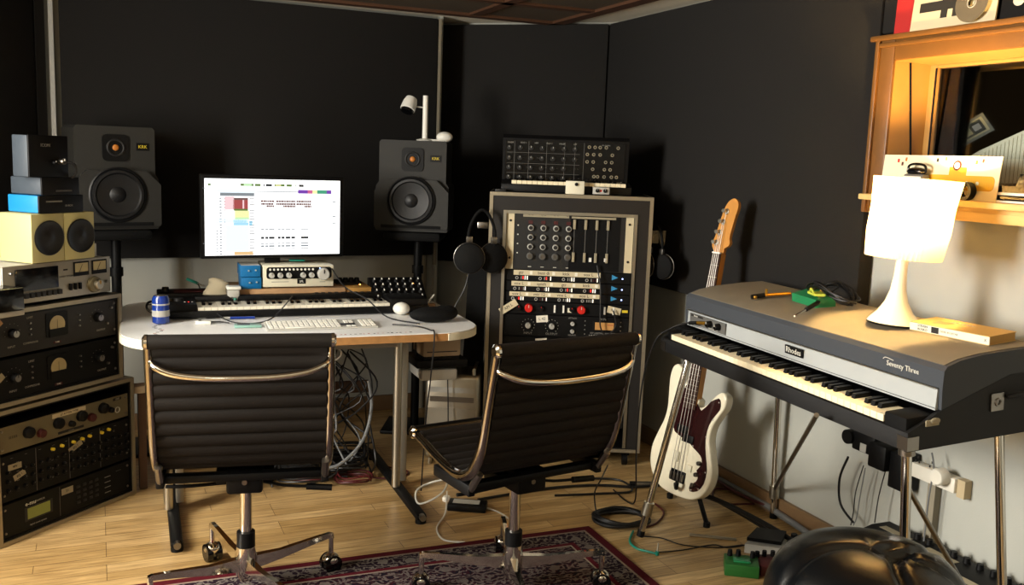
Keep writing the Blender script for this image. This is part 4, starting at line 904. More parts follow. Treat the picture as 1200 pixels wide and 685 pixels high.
# ---- synthesizer on the cabinet
sx0 = CK.f(587, 210, .0)[0]; sx1 = CK.f(742, 210, .0)[0]
SY = Fr((CK.w(sx0, .02).x, CK.w(sx0, .02).y, 1.2875), 91); g = thing('synthesizer', 'black analogue synthesizer with upright knob panel and short keyboard, on top of the tall cabinet', 'synthesizer', SY); W = sx1-sx0
b = MB('black'); b.box(0, W, .02, .26, 0, .035, bev=.004); b.prism([(.02, .035), (.14, .055), (.14, .02), (.02, .02)], 'x', 0, .045); b.prism([(.02, .035), (.14, .055), (.14, .02), (.02, .02)], 'x', W-.02, W)
b.prism([(.13, .03), (.11, .245), (.125, .262), (.20, .262), (.26, .03)], 'x', 0.0, W-.012); b.build('case', g)
keybed(g, .048, 22, (W-.075)/22, .022, .135, .036, 3, wm='rhodes_key', h=.016, bh=.008)
# knob face in its own tilted frame
fa = bpy.data.objects.new('control_panel', None); 
M_ = Matrix.Rotation(math.atan2(.02, .215), 4, 'X')
b = MB('mark'); b.M = Matrix.Translation((0, .1298, .03)) @ Matrix.Rotation(R_(5.3), 4, 'X') @ Matrix.Scale(1, 4)
b.box(.012, W-.03, -.003, 0, .012, .208, 'black_gloss')
for x in (.09, .20, .34, .48, .56, .63): b.box(W*x*1.0, W*x+.0015, -.0036, -.003, .016, .204, 'mid_grey')
for zz in (.055, .10, .15): b.box(.02, W*.60, -.0036, -.003, zz, zz+.0012, 'mid_grey')
b.text('KORG', W*.90, .022, .017, y=-.0032, m='mark_w'); b.text('MS-20 MINI', W*.80, .196, .008, y=-.0032)
for k in range(6): b.text(random.choice(['VCO 1', 'VCO 2', 'MIXER', 'HPF', 'LPF', 'EG 1']), W*(.06+.1*k), .196, .010, y=-.0032)
for k in range(20): b.text('...', W*random.uniform(.05, .6), random.choice([.04, .085, .13, .18]), .010, y=-.0032)
b.build('lettering', g, smooth=0)
kp = [(W*(.05+.085*c), r) for r in (.035, .08, .125, .172) for c in range(7) if not (c == 6 and r < .1)]
def tilt(lst): return [(x, .1298-.004-.085*0-(z)*math.sin(R_(5.3))+.0, .03+z*math.cos(R_(5.3))) for x, z in lst]
k0 = knob_mb(.011, .014, 'dark_grey').build('knob', g); copies(k0, tilt(kp))
jp = [(W*(.665+.045*c)+random.uniform(-.006, .006), .05+r*.034) for r in range(5) for c in range(6) if random.random() > .18]
b = MB('tape_dim'); b.ring((0, -.001, 0), .0062, .0018, n=14, k=5); b.lathe([(.0045, 0), (.0045, .002)], ax='y', n=10, m='ink'); j0 = b.build('jack_socket', g); copies(j0, tilt(jp))
# ---- little white boxes in front of it
x, z = CK.f(675, 226, .0); g = thing('switch_box', 'little white box with one round switch in front of the synthesizer keys', 'equipment', Fr((CK.w(x-.048, -.0).x, CK.w(x-.048, -.0).y, 1.287), 91)); b = MB('cream'); b.box(0, .085, -.008, .017, 0, .060, bev=.003); b.build('case', g); knobs(g, [(.048, .045)], .008, .008, 'black', y=-.008, tick=None)
x, z = CK.f(705, 226, .0); g = thing('switch_box', 'smaller white box with two dark knobs, right of the one-switch box on the cabinet', 'equipment', Fr((CK.w(x-.04, 0).x, CK.w(x-.04, 0).y, 1.287), 91)); b = MB('light_grey'); b.box(0, .075, -.008, .016, .004, .036, bev=.002)
for q in (.008, .067): b.cyl((q, .004, 0), (q, .004, .005), .006, 'black')
b.box(.032, .04, -.0085, -.008, .015, .025, 'red'); b.build('case', g); knobs(g, [(.02, .02), (.055, .02)], .009, .008, 'black', y=-.008)
tag(place(MB('dark_grey').box(0, .05, 0, .03, 0, .012, bev=.003).build('rubber_foot'), Fr((CK.w(.02, .0).x, CK.w(.02, .0).y, 1.2862), 91)), 'small grey rubber block at the left front corner of the cabinet top', 'block')
# ---- headphones hanging on both sides
def headphones(label, px, py, y, rz, sc=1.0, gap=.09):
    x, z = CK.f(px, py, y); g = thing('headphones', label, 'headphones', Fr((CK.w(x, y).x, CK.w(x, y).y, z), 91+rz)); g.scale = (sc,)*3
    b = MB('black_matt'); b.tube([(-gap, 0, 0), (-gap*1.05, 0, .08), (-gap*.6, 0, .14), (0, 0, .165), (gap*.6, 0, .14), (gap*1.05, 0, .08), (gap, 0, 0)], .006, n=8); b.build('headband', g)
    for s in (-1, 1):
        c = MB('black_matt'); c.lathe([(.052, -.012), (.060, 0), (.056, .016), (.04, .024), (.0, .026)], ax='y', n=32); c.ring((0, 0, 0), .0585, .0025, m='steel'); o = c.build('ear_cup', g, loc=(s*gap, -.012 if s < 0 else .014, -.02)); o.rotation_euler = (0, 0, R_(12*s))
        y_ = MB('steel'); y_.box(s*gap-.012, s*gap+.012, -.008, .008, .036, .062, bev=.002); y_.build('yoke', g)
    return g
headphones('black headphones with chrome rings hanging on the left side of the tall cabinet', 564, 296, -.06, -12, 1.18, .048)
MBx = MB('steel'); MBx.box(-.05, .0, -.02, .0, 0, .03, bev=.003); tag(place(MBx.build('hanger_hook'), Fr((CK.w(-.006, .015).x, CK.w(-.006, .015).y, 1.115), 91)), 'small metal hook on the left side of the tall cabinet holding headphones', 'hook')
headphones('black headphones hanging on the right side of the tall cabinet', 768, 306, .06, 55, 1.0, .04)
b = MB('tape_dim'); b.tube([(0, 0, 0), (.03, -.01, .02), (.05, 0, -.04), (.055, 0, .03)], .008); b.box(-.01, .03, -.01, .02, -.03, .03, bev=.004); tag(place(b.build('hanger_hook'), Fr((CK.w(.757, .08).x, CK.w(.757, .08).y, 1.10), 91)), 'pale plastic hook and cord on the right side of the tall cabinet', 'hook')
cable('black lead hanging from the left headphones', [CK.w(-.075, -.07, .98), CK.w(-.10, -.06, .85), CK.w(-.15, -.08, .74), CK.w(-.17, -.1, .6), CK.w(-.16, -.1, .3), CK.w(-.15, -.12, .02)], .003)
# dark fabric cover beside the cabinet
b = MB('black_matt'); b.prism([(-.15, 0), (-.02, 0), (-.015, .95), (-.04, .96), (-.10, .90), (-.11, .55)], 'y', .12, .17); o = b.build('gig_bag', smooth=0); tag(place(o, CK), 'black bag standing between the tall cabinet and the speaker stand', 'bag')

# ================================================================ COMPUTER TOWER
tw = atz(500, 560, 0); TW = Fr((aty(498, 435, 4.25).x, 4.25, 0), 93)
wT = aty(563, 432, 4.25).x-TW.o.x; hT = aty(530, 431, 4.25).z
g = thing('computer_tower', 'silver computer tower standing on the floor under the desk end', 'computer', TW)
b = MB('alu'); b.box(0, wT, 0, .42, .03, hT-.03, bev=.022, seg=3); b.build('case', g)
for z0 in (.0, hT-.045):
    b = MB('alu')
    for x in (.03, wT-.03): b.tube([(x, .02, .03 if z0 == 0 else hT-.05), (x, .02, .0 if z0 == 0 else hT-.008), (x, .40, .0 if z0 == 0 else hT-.008), (x, .40, .03 if z0 == 0 else hT-.05)], .008, smooth=False)
    b.build('handle', g)
b = MB('steel'); 
for k in (0, 1): b.box(.025, wT-.025, -.001, .001, hT-.115-.045*k, hT-.09-.045*k, 'light_grey' if k == 0 else 'steel')
b.build('drive_slot', g, smooth=0)
b = MB('alu_dull'); b.box(.015, wT-.015, -.001, .002, .06, hT-.19); b.build('grille', g, smooth=0)
# black shelf box and router above it
DB = DK.sub(DK.f(496, 410, .28)[0], .28, 0); zz0 = DK.f(515, 421, .28)[1]; zz1 = DK.f(515, 397, .28)[1]; wb = DK.f(540, 410, .28)[0]-DK.f(496, 410, .28)[0]
g = thing('disc_drive', 'pale slotted box under the right end of the desktop', 'equipment', Fr((DB.o.x, DB.o.y, zz0), 68)); b = MB('cardboard'); b.box(0, wb, 0, .16, .012, zz1-zz0, bev=.008); b.box(.006, wb-.006, .004, .15, 0, .012, 'black'); b.box(wb*.1, wb*.9, -.001, 0, (zz1-zz0)*.35, (zz1-zz0)*.4, 'dark_grey'); b.build('case', g)
b = MB('black'); b.box(-.03, wb+.03, -.01, .2, -.035, -.001, bev=.004); b.box(0, .02, .1, .14, -.001, .7-zz0, None); b.build('bracket', g)
g = tag(place(MB('light_grey').box(0, wb*.96, 0, .2, 0, .05, bev=.01).build('disc_drive'), Fr((DB.w(-.005, .0).x, DB.w(-.005, .0).y, zz0-.095), 68)), 'second grey box just above the computer tower', 'equipment')
# ================================================================ CHAIRS
def chair(label, x, y, az, base_az):
    g = thing('office_chair', label, 'chair', loc=(x, y, 0), rz=R_(-az))
    pr = [(-.262, .892), (-.246, .81), (-.226, .72), (-.203, .63), (-.175, .56), (-.137, .505), (-.085, .475), (-.02, .466), (.07, .478), (.17, .502), (.24, .518)]
    c = crom([Vector((0, p[0], p[1])) for p in pr], 8); 
    # even arc-length resample
    L = [0]
    for i in range(1, len(c)): L.append(L[-1]+(c[i]-c[i-1]).length)
    N = 220; pts = []
    for k in range(N+1):
        s = L[-1]*k/N; i = max(j for j in range(len(L)) if L[j] <= s+1e-9); i = min(i, len(c)-2); f = (s-L[i])/max(1e-9, L[i+1]-L[i]); pts.append((s, c[i].lerp(c[i+1], f)))
    up, dn = [], []; rib = L[-1]/19
    for k, (s, p) in enumerate(pts):
        a = pts[min(k+1, N)][1]-pts[max(k-1, 0)][1]; a.normalize(); n = Vector((0, -a.z, a.y)); t = .004+.011*abs(math.sin(math.pi*s/rib))**.55
        up.append(p+n*t); dn.append(p-n*t*.9)
    poly = [(v.y, v.z) for v in up]+[(v.y, v.z) for v in reversed(dn)]
    m = len(up); hw = .243; vs = [(sx*hw, q[0], q[1]) for sx in (-1, 1) for q in poly]; M2 = len(poly); fs = [(i, (i+1) % M2, M2+(i+1) % M2, M2+i) for i in range(M2)]
    for i in range(m-1): fs.append((i, i+1, M2-2-i, M2-1-i)); fs.append((M2+i, M2+M2-1-i, M2+M2-2-i, M2+i+1))
    half = int(N*.47)
    b = MB('chair_fabric'); b.add(vs, fs); b.build('sling', g, 'ribbed black upholstery of seat and back', smooth=60)
    # rolled ends
    for (yy, zz) in ((-.265, .896), (.245, .519)):
        b = MB('leather' if zz < .6 else 'chair_fabric'); b.cyl((-.254, yy, zz), (.254, yy, zz), .021, n=20); b.build('edge_roll', g)
        for s in (-1, 1): MB('chrome').lathe([(.012, -.002), (.022, 0), (.022, .008), (.014, .014)], (s*.254, yy, zz), ax='x', n=20).build('end_cap', g) if s > 0 else MB('chrome').lathe([(.012, .002), (.022, 0), (.022, -.008), (.014, -.014)], (s*.254, yy, zz), ax='x', n=20).build('end_cap', g)
    # side frames: profile bars
    pf = [Vector((0, p.y, p.z)) for s, p in pts[3:-3:6]]
    for s in (-1, 1):
        b = MB('chrome_dark'); vs = []; k = len(pf)
        for i, p in enumerate(pf):
            a = (pf[min(i+1, k-1)]-pf[max(i-1, 0)]).normalized(); n = Vector((0, -a.z, a.y)); t = i/(k-1); hh = .012+.016*math.exp(-((t-.50)/.16)**2)
            
            for j in range(10): q_ = 2*math.pi*j/10; vs.append(p+n*((.017-hh)/2+(.017+hh)/2*math.sin(q_))+Vector((s*(.254+.0135*math.cos(q_)), 0, 0)))
        fs = [(i*10+j, i*10+(j+1) % 10, i*10+10+(j+1) % 10, i*10+10+j) for i in range(k-1) for j in range(10)]+[tuple(range(10)), tuple(range(10*k-10, 10*k))]
        b.add(vs, fs); b.build('side_frame', g, smooth=50)
    # spreaders
    b = MB('chrome'); b.tube([(-.246, -.256, .838), (-.232, -.278, .826), (-.18, -.296, .808), (-.08, -.306, .798), (.08, -.306, .798), (.18, -.296, .808), (.232, -.278, .826), (.246, -.256, .838)], .0105, n=12); b.build('back_spreader', g)
    b = MB('black'); b.box(-.25, .25, -.11, -.07, .422, .447, bev=.006); b.box(-.25, .25, .04, .075, .422, .447, bev=.006)
    for s in (-1, 1): b.box(s*.245-.012, s*.245+.012, -.13, .10, .415, .452, bev=.004); b.tube([(s*.244, -.17, .50), (s*.245, -.12, .435)], .012, 'steel')
    b.build('seat_frame', g)
    b = MB('black'); b.box(-.055, .055, -.10, .10, .375, .450, bev=.010); b.box(-.09, .09, -.04, .06, .39, .43, bev=.006); b.cyl((0, -.105, .415), (0, -.10, .415), .008, 'steel'); b.build('tilt_mechanism', g)
    b = MB('black'); b.tube([(.05, -.03, .392), (.12, -.05, .382), (.20, -.06, .378)], .005); b.tube([(.19, -.06, .378), (.27, -.07, .374)], .011, smooth=False); b.build('lever', g)
    b = MB('black'); b.tube([(-.05, -.03, .392), (-.18, -.03, .386), (-.24, -.03, .388)], .006); b.build('lever', g)
    MB('chrome').cyl((0, 0, .17), (0, 0, .38), .019, n=24).build('column', g); MB('black').cyl((0, 0, .165), (0, 0, .215), .029, n=24).build('column_sleeve', g, 'black sleeve')
    b = MB('chrome'); b.lathe([(.022, .05), (.032, .07), (.036, .12), (.030, .165), (.022, .17)]); b.build('hub', g)
    for k in range(4):
        a = R_(base_az+90*k); a += R_(az); d = Vector((math.cos(a), math.sin(a), 0)); n = Vector((-d.y, d.x, 0))
        b = MB('chrome'); pp = [(.025, .108, .018, .030), (.12, .112, .014, .020), (.24, .128, .011, .014), (.300, .134, .010, .012), (.312, .130, .010, .012)]; vs = []
        for (r, z, hw_, hh) in pp:
            for (u, v) in ((-1, -1), (1, -1), (.7, 1), (-.7, 1)): vs.append(d*r+n*hw_*u+Vector((0, 0, z+hh*v*.7)))
        fs = [(i*4+j, i*4+(j+1) % 4, i*4+4+(j+1) % 4, i*4+4+j) for i in range(4) for j in range(4)]+[(0, 1, 2, 3), (19, 18, 17, 16)]
        b.add(vs, fs); b.cyl(d*.305+Vector((0, 0, .135)), d*.305+Vector((0, 0, .068)), .009); b.build('base_arm', g, smooth=50)
        w_ = MB('black_gloss'); q = d*.305+n*.0; ax = n
        for s in (-1, 1): w_.cyl(q+ax*s*.006+Vector((0, 0, .032))+d*.0, q+ax*s*.026+Vector((0, 0, .032)), .031, n=24)
        wo = w_.build('caster', g)
        w_ = MB('chrome'); vs = []; 
        w_.ball(q+Vector((0, 0, .046)), .03, None, (1.0, 1.0, .75)); cap = w_.build('caster_hood', wo)
    return g
chair('black ribbed office chair on the left, its back turned, pulled up to the desk', -.835, 2.90, -14, 38-15*0+0)
chair('black ribbed office chair on the right, turned towards the left, half on the rug', .035, 2.99, -33, 7)

# ================================================================ STAGE PIANO
A_ = atz(775, 410, .72); RH = Fr((A_.x, A_.y, .72), 159.6); W = 1.31
TL = R_(4)
p = thing('stage_piano', 'black and silver electric stage piano with a wooden-grained lid top, on chrome legs', 'electric piano', RH); p.rotation_euler = (Matrix.Rotation(RH.rz, 3, 'Z') @ Matrix.Rotation(TL, 3, 'X')).to_euler()
D = .49
def rh(px, py, z):   # local x,y of a point seen at height z above the piano's base plane
    for _ in range(3):
        x, y = RH.z(px, py, z*math.cos(TL)+0)
        x, y = RH.z(px, py, z*math.cos(TL)+y*math.tan(TL))
    return x, y
def rhp(px, py, lz=.238):
    y = .3
    for _ in range(8): x, y = RH.z(px, py, lz*math.cos(TL)+y*math.tan(TL))
    return RH.w(x, y, lz*math.cos(TL)+y*math.tan(TL))
b = MB('tolex'); b.prism([(0, 0), (D, 0), (D, .17), (.34, .17), (.105, .098), (.0, .052)], 'x', 0, .012); b.prism([(0, 0), (D, 0), (D, .17), (.34, .17), (.105, .098), (.0, .052)], 'x', W-.012, W)
b.box(.012, W-.012, 0, .02, 0, .052, bev=.002); b.box(.012, W-.012, .02, D, 0, .014); b.box(.012, W-.012, D-.014, D, .014, .17)
b.box(.012, .068, .02, .10, .014, .078, 'black_matt', bev=.003); b.box(W-.094, W-.012, .004, .10, .014, .088, 'black_matt', bev=.006)
b.build('case', p, smooth=25)
# lid (harp cover): curved, dark grey sides, faded top
lid = [(.108, .155), (.112, .205), (.122, .216), (.165, .228), (.24, .236), (.36, .238), (D-.03, .236), (D, .20), (D, .171), (.34, .171), (.108, .10)]
b = MB('tolex_grey'); b.prism(lid, 'x', .0, W)
b.build('lid', p, smooth=30)
tp = [(.1235, .2172), (.165, .2285), (.24, .2365), (.36, .2385), (D-.04, .2368)]; vs = []; fs = []
for i, (y, z) in enumerate(tp): vs += [(.012, y, z), (W-.012, y, z), (W-.012, y, z+.0015), (.012, y, z+.0015)]
for i in range(len(tp)-1): fs += [(4*i+j, 4*i+(j+1) % 4, 4*i+4+(j+1) % 4, 4*i+4+j) for j in range(4)]
fs += [(0, 1, 2, 3), (4*len(tp)-1, 4*len(tp)-2, 4*len(tp)-3, 4*len(tp)-4)]
MB('top_grey').add(vs, fs).build('lid_top', p, 'faded brownish lid top')
b = MB('alu_dull'); mat('silver_panel', '#a9adad', .45, metal=.1, var=.08, vscale=5); b = MB('silver_panel')
PZ0, PZ1 = .098, .156
b.prism([(.098, PZ0), (.1065, PZ0), (.1085, PZ1), (.104, PZ1)], 'x', .03, W-.012); b.box(.03, W-.012, .0975, .0985, .103, .1045, 'dark_grey'); b.box(.03, W-.012, .097, .105, PZ1, PZ1+.003, 'alu'); b.build('name_rail', p, 'silver panel behind the keys', smooth=0)
b = MB('mid_grey'); b.box(.055, .30, .0945, .0985, .108, .150, bev=.001); b.box(.065, .15, .094, .0945, .140, .148, 'ink'); b.text('Rhodes', .10, .144, .009, y=.094, m='mark_w'); b.text('VOLUME   BASS BOOST', .22, .114, .006, y=.0945, m='mark_w'); b.build('jack_plate', p, smooth=0)
knobs(p, [(.205, .132), (.262, .132)], .013, .02, 'black', y=.0945, cap='chrome')
b = MB('black'); b.box(.655, .745, .0935, .0985, .119, .147, bev=.0005); b.text('Rhodes', .70, .133, .026, y=.0933, m='mark_w'); b.build('badge', p, smooth=0)
b = MB('mark_w')
b.text('Seventy Three', 1.165, .184, .021, y=.1085, m='mark_w', ext=.0008); b.tube([(1.09, .107, .193), (1.10, .107, .199), (1.13, .107, .196)], .001, n=5); b.build('model_script', p, 'silver script lettering', smooth=0)
keybed(p, .070, 43, (W-.096-.070)/43, .0045, .096, .056, 0, wm='rhodes_key', h=.020, bh=.013, blen=.66, bm_='black')
b = MB('rhodes_key')
# fittings
b = MB('steel')
for x in (.0, W):
    s = 1 if x else -1
    for yy in (.0,): b.box(x-.035 if x else x, x if x else x+.035, -.003, 0, .003, .04); b.box(min(x, x+s*.003), max(x, x+s*.003), -.003, .035, .003, .04); b.build('corner_bracket', p); b = MB('steel')
b = MB('steel'); b.box(W, W+.005, .275, .32, .075, .125, bev=.002); b.ring((W+.006, .297, .10), .009, .003, ax='x'); b.build('latch', p)
b = MB('tape_dim'); b.box(W, W+.004, .055, .10, .062, .080, bev=.002); b.ball((W+.004, .085, .075), .012, None, (.4, 1.4, .8)); b.build('latch', p)
b = MB('tolex'); b.tube([(W+.004, .33, .11), (W+.02, .36, .118), (W+.02, .46, .118), (W+.004, .49, .11)], .007); b.build('handle', p)
# legs live in world-plumb frame but belong to the piano
Minv = (Matrix.Translation(p.location) @ p.rotation_euler.to_matrix().to_4x4()).inverted()
def loc(v): return Minv @ Vector(v)
fl = atz(750, 628, 0); flt = RH.w(.115, .06, .006)
fr_t = RH.w(W-.05, .045, .005); fr_b = fr_t.copy(); fr_b.z = 0; fr_b += RH.X*.02+RH.Y*.05
rl_b = atz(915, 603, 0); rl_t = RH.w(.10, .42, .028)
rl_b = Vector((min(rl_b.x, 1.12), 3.735, 0)); rl_t = RH.w(.12, .50, .032); rl_t = Vector((rl_b.x-.03, rl_b.y-.02, rl_t.z+.0))
x1, y1 = RH.z(1155, 515, .03); rr_t = RH.w(W-.10, .42, .03); rr_b = Vector((rr_t.x, rr_t.y, 0))+RH.X*.10+RH.Y*.02
for (a, c) in ((flt, fl), (fr_t, fr_b), (rl_t, rl_b), (rr_t, rr_b)):
    b = MB('chrome'); b.M = Minv; b.cyl(Vector(a), Vector(c)+(Vector(a)-Vector(c)).normalized()*.02, .0135, n=18)
    m_ = Vector(c).lerp(Vector(a), .12); b.cyl(m_, Vector(c).lerp(Vector(a), .19), .021, 'alu', n=18); b.cyl(Vector(c)+Vector((0, 0, .001)), Vector(c)+(Vector(a)-Vector(c)).normalized()*.025, .015, 'black', n=16); 
    b.cyl(Vector(a)-(Vector(a)-Vector(c)).normalized()*.03, Vector(a), .022, 'steel', n=18); b.build('leg', p)
br = [(rl_b.lerp(rl_t, .17), atz(957, 486, .742)), (rr_b.lerp(rr_t, .10), fr_t-Vector((0, 0, .10)))]
for a, c in br:
    b = MB('steel'); b.M = Minv; b.cyl(a, c, .0075, n=12); b.build('brace', p)
b = MB('steel'); b.box(W-.09, W-.02, .01, .08, -.004, -.0005); b.M = Matrix(); b.build('leg_plate', p)

# ---- on the piano
def top_place(o, px, py, lz=.2405, az=159.6):
    v = rhp(px, py, lz); o.location = v; o.rotation_euler = (Matrix.Rotation(R_(90-az), 3, 'Z')).to_euler()
    # lie flat on the sloping lid
    nrm = (RH.Y*-math.sin(TL)+Vector((0, 0, math.cos(TL)))); q = Vector((0, 0, 1)).rotation_difference(nrm); o.rotation_euler = (q.to_matrix() @ o.rotation_euler.to_matrix()).to_euler(); return o
# lamp
lp = thing('table_lamp', 'white trumpet-based table lamp with a glowing pleated shade, on the stage piano', 'lamp', loc=(0, 0, 0)); top_place(lp, 1047, 380); lp.rotation_euler = (R_(0), R_(2.5), R_(0)); LV = lp.location.copy(); lp.location.z += .002
b = MB('lamp_base'); b.lathe([(.0, 0), (.076, 0), (.079, .006), (.074, .014), (.052, .038), (.034, .07), (.024, .105), (.019, .15), (.0175, .20), (.018, .235), (.0, .235)], n=48, cap=False); b.build('base', lp)
MB('black').lathe([(.079, .0), (.0805, .003), (.079, .006)], cap=False, n=48).build('base_ring', lp)
n = 110; vs = []
SZ0, SZ1, Rb, Rt = .205, .445, .106, .122
for (z, r) in ((SZ0, Rb), (SZ0+.08, Rb+.008), (SZ0+.16, Rt-.008), (SZ1, Rt)):
    for i in range(n):
        a = 2*math.pi*i/n; rr = r*(1+(.045 if i % 2 else -.045)); vs.append((rr*math.cos(a)+(z-SZ0)*.06, rr*math.sin(a), z))
fs = [(k*n+i, k*n+(i+1) % n, (k+1)*n+(i+1) % n, (k+1)*n+i) for k in range(3) for i in range(n)]
sh = MB('shade').add(vs, fs).build('lamp_shade', lp, smooth=0)
b = MB('light_grey'); b.ring((.012, 0, .30), .02, .002, 'z'); b.cyl((0, 0, .235), (0, 0, .275), .015, 'white')
for k in range(3): a = 2.1*k; b.tube([(0, 0, .25), (.09*math.cos(a)+.006, .09*math.sin(a), .26), (.104*math.cos(a)+.003, .104*math.sin(a), .235)], .0015, n=5)
b.build('bulb_holder', lp)
mat('bulb', '#ffffff', emit='#ffdf9f', es=12)
MB('bulb').ball((0.006, 0, .315), .030).build('bulb', lp)
# book
bk = thing('paperback', 'worn paperback with an orange-brown cover lying flat on the stage piano', 'book', loc=(0, 0, 0)); top_place(bk, 1066, 392, .2405, 159.6-52)
v = rhp(1066, 386, .2405); v2 = rhp(1159, 405, .2405); dv = v2-v; azb = math.degrees(math.atan2(dv.x, dv.y)); top_place(bk, 1066, 386, .2405, azb); Lb = dv.length
b = MB('book_page'); b.box(.003, Lb-.002, .003, .113, .002, .024, 'book_page'); b.build('pages', bk, smooth=0)
b = MB('book_face'); b.box(0, Lb, 0, .115, .024, .0258); b.box(0, Lb, 0, .115, 0, .002); b.box(0, Lb, 0, .003, .002, .024, 'cream'); b.text('STEVEN', .045, .018, .010, m='ink', y=0); b.text('ROSKO', .045, .008, .010, m='ink', y=0); b.box(.075, .10, -.0004, 0, .004, .022, 'ink'); b.text('DEVIL IN DETAIL', .135, .013, .008, m='tape_dim'); b.text('X', Lb-.012, .013, .010, m='ink')
b.box(.05, .10, .03, .07, .0258, .0262, 'wood_pale'); b.text('GENERAL', .12, .08, .02, y=.0258, m='tape', plane='xy'); b.build('cover', bk, smooth=0)
# green pedal under a coiled lead
pd = thing('effects_pedal', 'green effects pedal under a coiled lead on the stage piano lid', 'effects pedal', loc=(0, 0, 0)); v = rhp(928, 352, .2405); v2 = rhp(985, 370, .2405); dv = v2-v; top_place(pd, 928, 352, .2405, math.degrees(math.atan2(dv.x, dv.y)))
b = MB('pedal_green'); b.prism([(0, 0), (.0, .028), (.075, .042), (.075, 0)], 'x', 0, .155); b.build('case', pd); b = MB('gold'); b.lathe([(.006, 0), (.005, .02)], (.03, .055, .038)); b.lathe([(.006, 0), (.005, .02)], (.09, .06, .039)); b.lathe([(.008, 0), (.008, .008)], (.13, .03, .034)); b.build('knob', pd)
b = MB('lime'); b.prism([(.10, .0), (.16, -.01), (.18, .02), (.12, .04)], 'z', .043, .05); b.tube([(.11, .005, .05), (.125, .0, .062), (.15, -.005, .05)], .004); b.build('plug', pd)
cc = rhp(972, 358, .2405); nr = random.Random(3)
pts = []
for k in range(70):
    a = k*.52; r = .088+.016*math.sin(k*.37); pts.append(cc+RH.X*(r*math.cos(a)*1.15)+RH.Y*(.01+r*.55*math.sin(a))+Vector((0, 0, .012+.052*max(0, math.exp(-((math.cos(a)+.3)**2)*1.2))+.010*math.sin(k*.9)+.006)))
cable('coiled black guitar lead lying over the green pedal on the piano', pts, .003, sub=4)
v0 = rhp(931, 372, .2405); v1 = rhp(946, 366, .2405); v3 = rhp(985, 350, .2405); b = MB('black'); b.tube([v0+(v1-v0)*.9+Vector((0, 0, .012)), v1+(v3-v1)*.3+Vector((0, 0, .02))], .0075, smooth=False); b.tube([v1+(v3-v1)*.3+Vector((0, 0, .02)), v3+Vector((0, 0, .05))], .0032, smooth=False); b.tube([v0+Vector((0, 0, .005)), v0+(v1-v0)*.9+Vector((0, 0, .012))], .0035, 'chrome', smooth=False)
tag(b.build('jack_lead'), 'straight jack plug with a chrome tip pointing to the front edge of the piano lid', 'plug')
j0 = rhp(888, 350, .2405); j1 = rhp(926, 348, .2405)
b = MB('gold'); b.tube([j0+Vector((0, 0, .012)), j1+Vector((0, 0, .014))], .006, smooth=False); b.tube([j0+(j1-j0)*.25+Vector((0, 0, .012)), j0+(j1-j0)*.25+Vector((0, 0, .035))], .005, smooth=False); b.tube([j0-(j1-j0)*.2+Vector((0, 0, .008)), j0+(j1-j0)*.2+Vector((0, 0, .012))], .009, 'black'); b.ball(j0-(j1-j0)*.1+Vector((0, -.008, .008)), .007)
tag(b.build('gold_plug'), 'gold right-angle jack plugs at the left end of the piano lid', 'plug')
# jack into the plate + lead falling left
jv = [RH.w(.165, .09, .137), RH.w(.115, .05, .128), RH.w(.08, .03, .115), RH.w(.05, .0, .092), RH.w(.02, -.035, .05), RH.w(-.03, -.05, -.08), RH.w(-.06, -.05, -.25), RH.w(-.10, -.03, -.45), RH.w(-.14, 0, -.66), RH.w(-.25, .02, -.712), RH.w(-.40, .03, -.714)]
b = MB('gold'); b.tube([RH.w(.19, .092, .138), RH.w(.135, .065, .132)], .0065, smooth=False); b.tube([RH.w(.14, .065, .132), RH.w(.11, .05, .126)], .007, 'black', smooth=False); b.tube(jv, .0032, 'cable_black'); tag(b.build('jack_lead'), 'gold jack plugged into the piano panel with its black lead falling to the left', 'cable')
# dark strip (bar) on the piano's left cheek
bx = thing('drumstick_bag', 'flat black cloth lying on the left end block of the piano', 'cloth', Fr(tuple(RH.w(-.012, .0, .082)), 159.6)); MB('black_matt').box(.0, .10, .055, .10, 0, .014, bev=.005).build('fabric', bx)

# ---- window sill things
ws = lambda px, py, y: RW.f(px, py, y)
x0, z0 = ws(1034, 180, .02); x1, _ = ws(1171, 190, .02)
x0 = max(x0, WX0+.012)
x0 = RW.f(1034, 180, -.05)[0]; x1 = RW.f(1171, 190, -.05)[0]; sf = RW.sub(x0, -.048, WZ0+.0005); g = thing('greeting_card', 'wide pale illustrated card propped upright on the window sill behind the lamp', 'card', sf); g.rotation_euler = (R_(-5), 0, sf.rz); wc = x1-x0; b = MB('card_white'); b.box(0, wc, 0, .003, 0, .135); b.build('card', g, smooth=0)
b = MB('card_yellow'); b.prism(rrect(wc*.42, wc*.97, .03, .075, (.015,)*4, 4), 'y', -.0012, 0)
b.box(wc*.60, wc*.74, -.0013, 0, .07, .10, 'card_yellow')
for k in range(5): b.lathe([(.006, 0), (.006, .0006)], (wc*(.50+.085*k), -.0012, .052), ax='y', m='red' if k < 3 else 'cream', n=12)
b.lathe([(.016, 0), (.016, .0006)], (wc*.66, -.0014, .105), ax='y', m='dark_red', n=20); b.lathe([(.010, 0), (.010, .0006)], (wc*.66, -.0021, .105), ax='y', m='cream', n=20)
for (a, c, m) in ((.13, .11, 'red'), (.17, .10, 'dark_red'), (.20, .115, 'orange'), (.48, .115, 'ink'), (.80, .11, 'orange'), (.85, .115, 'red'), (.55, .12, 'lime')): b.box(wc*a, wc*a+.008, -.001, 0, c, c+.012, m)
b.build('illustration', g, smooth=0)
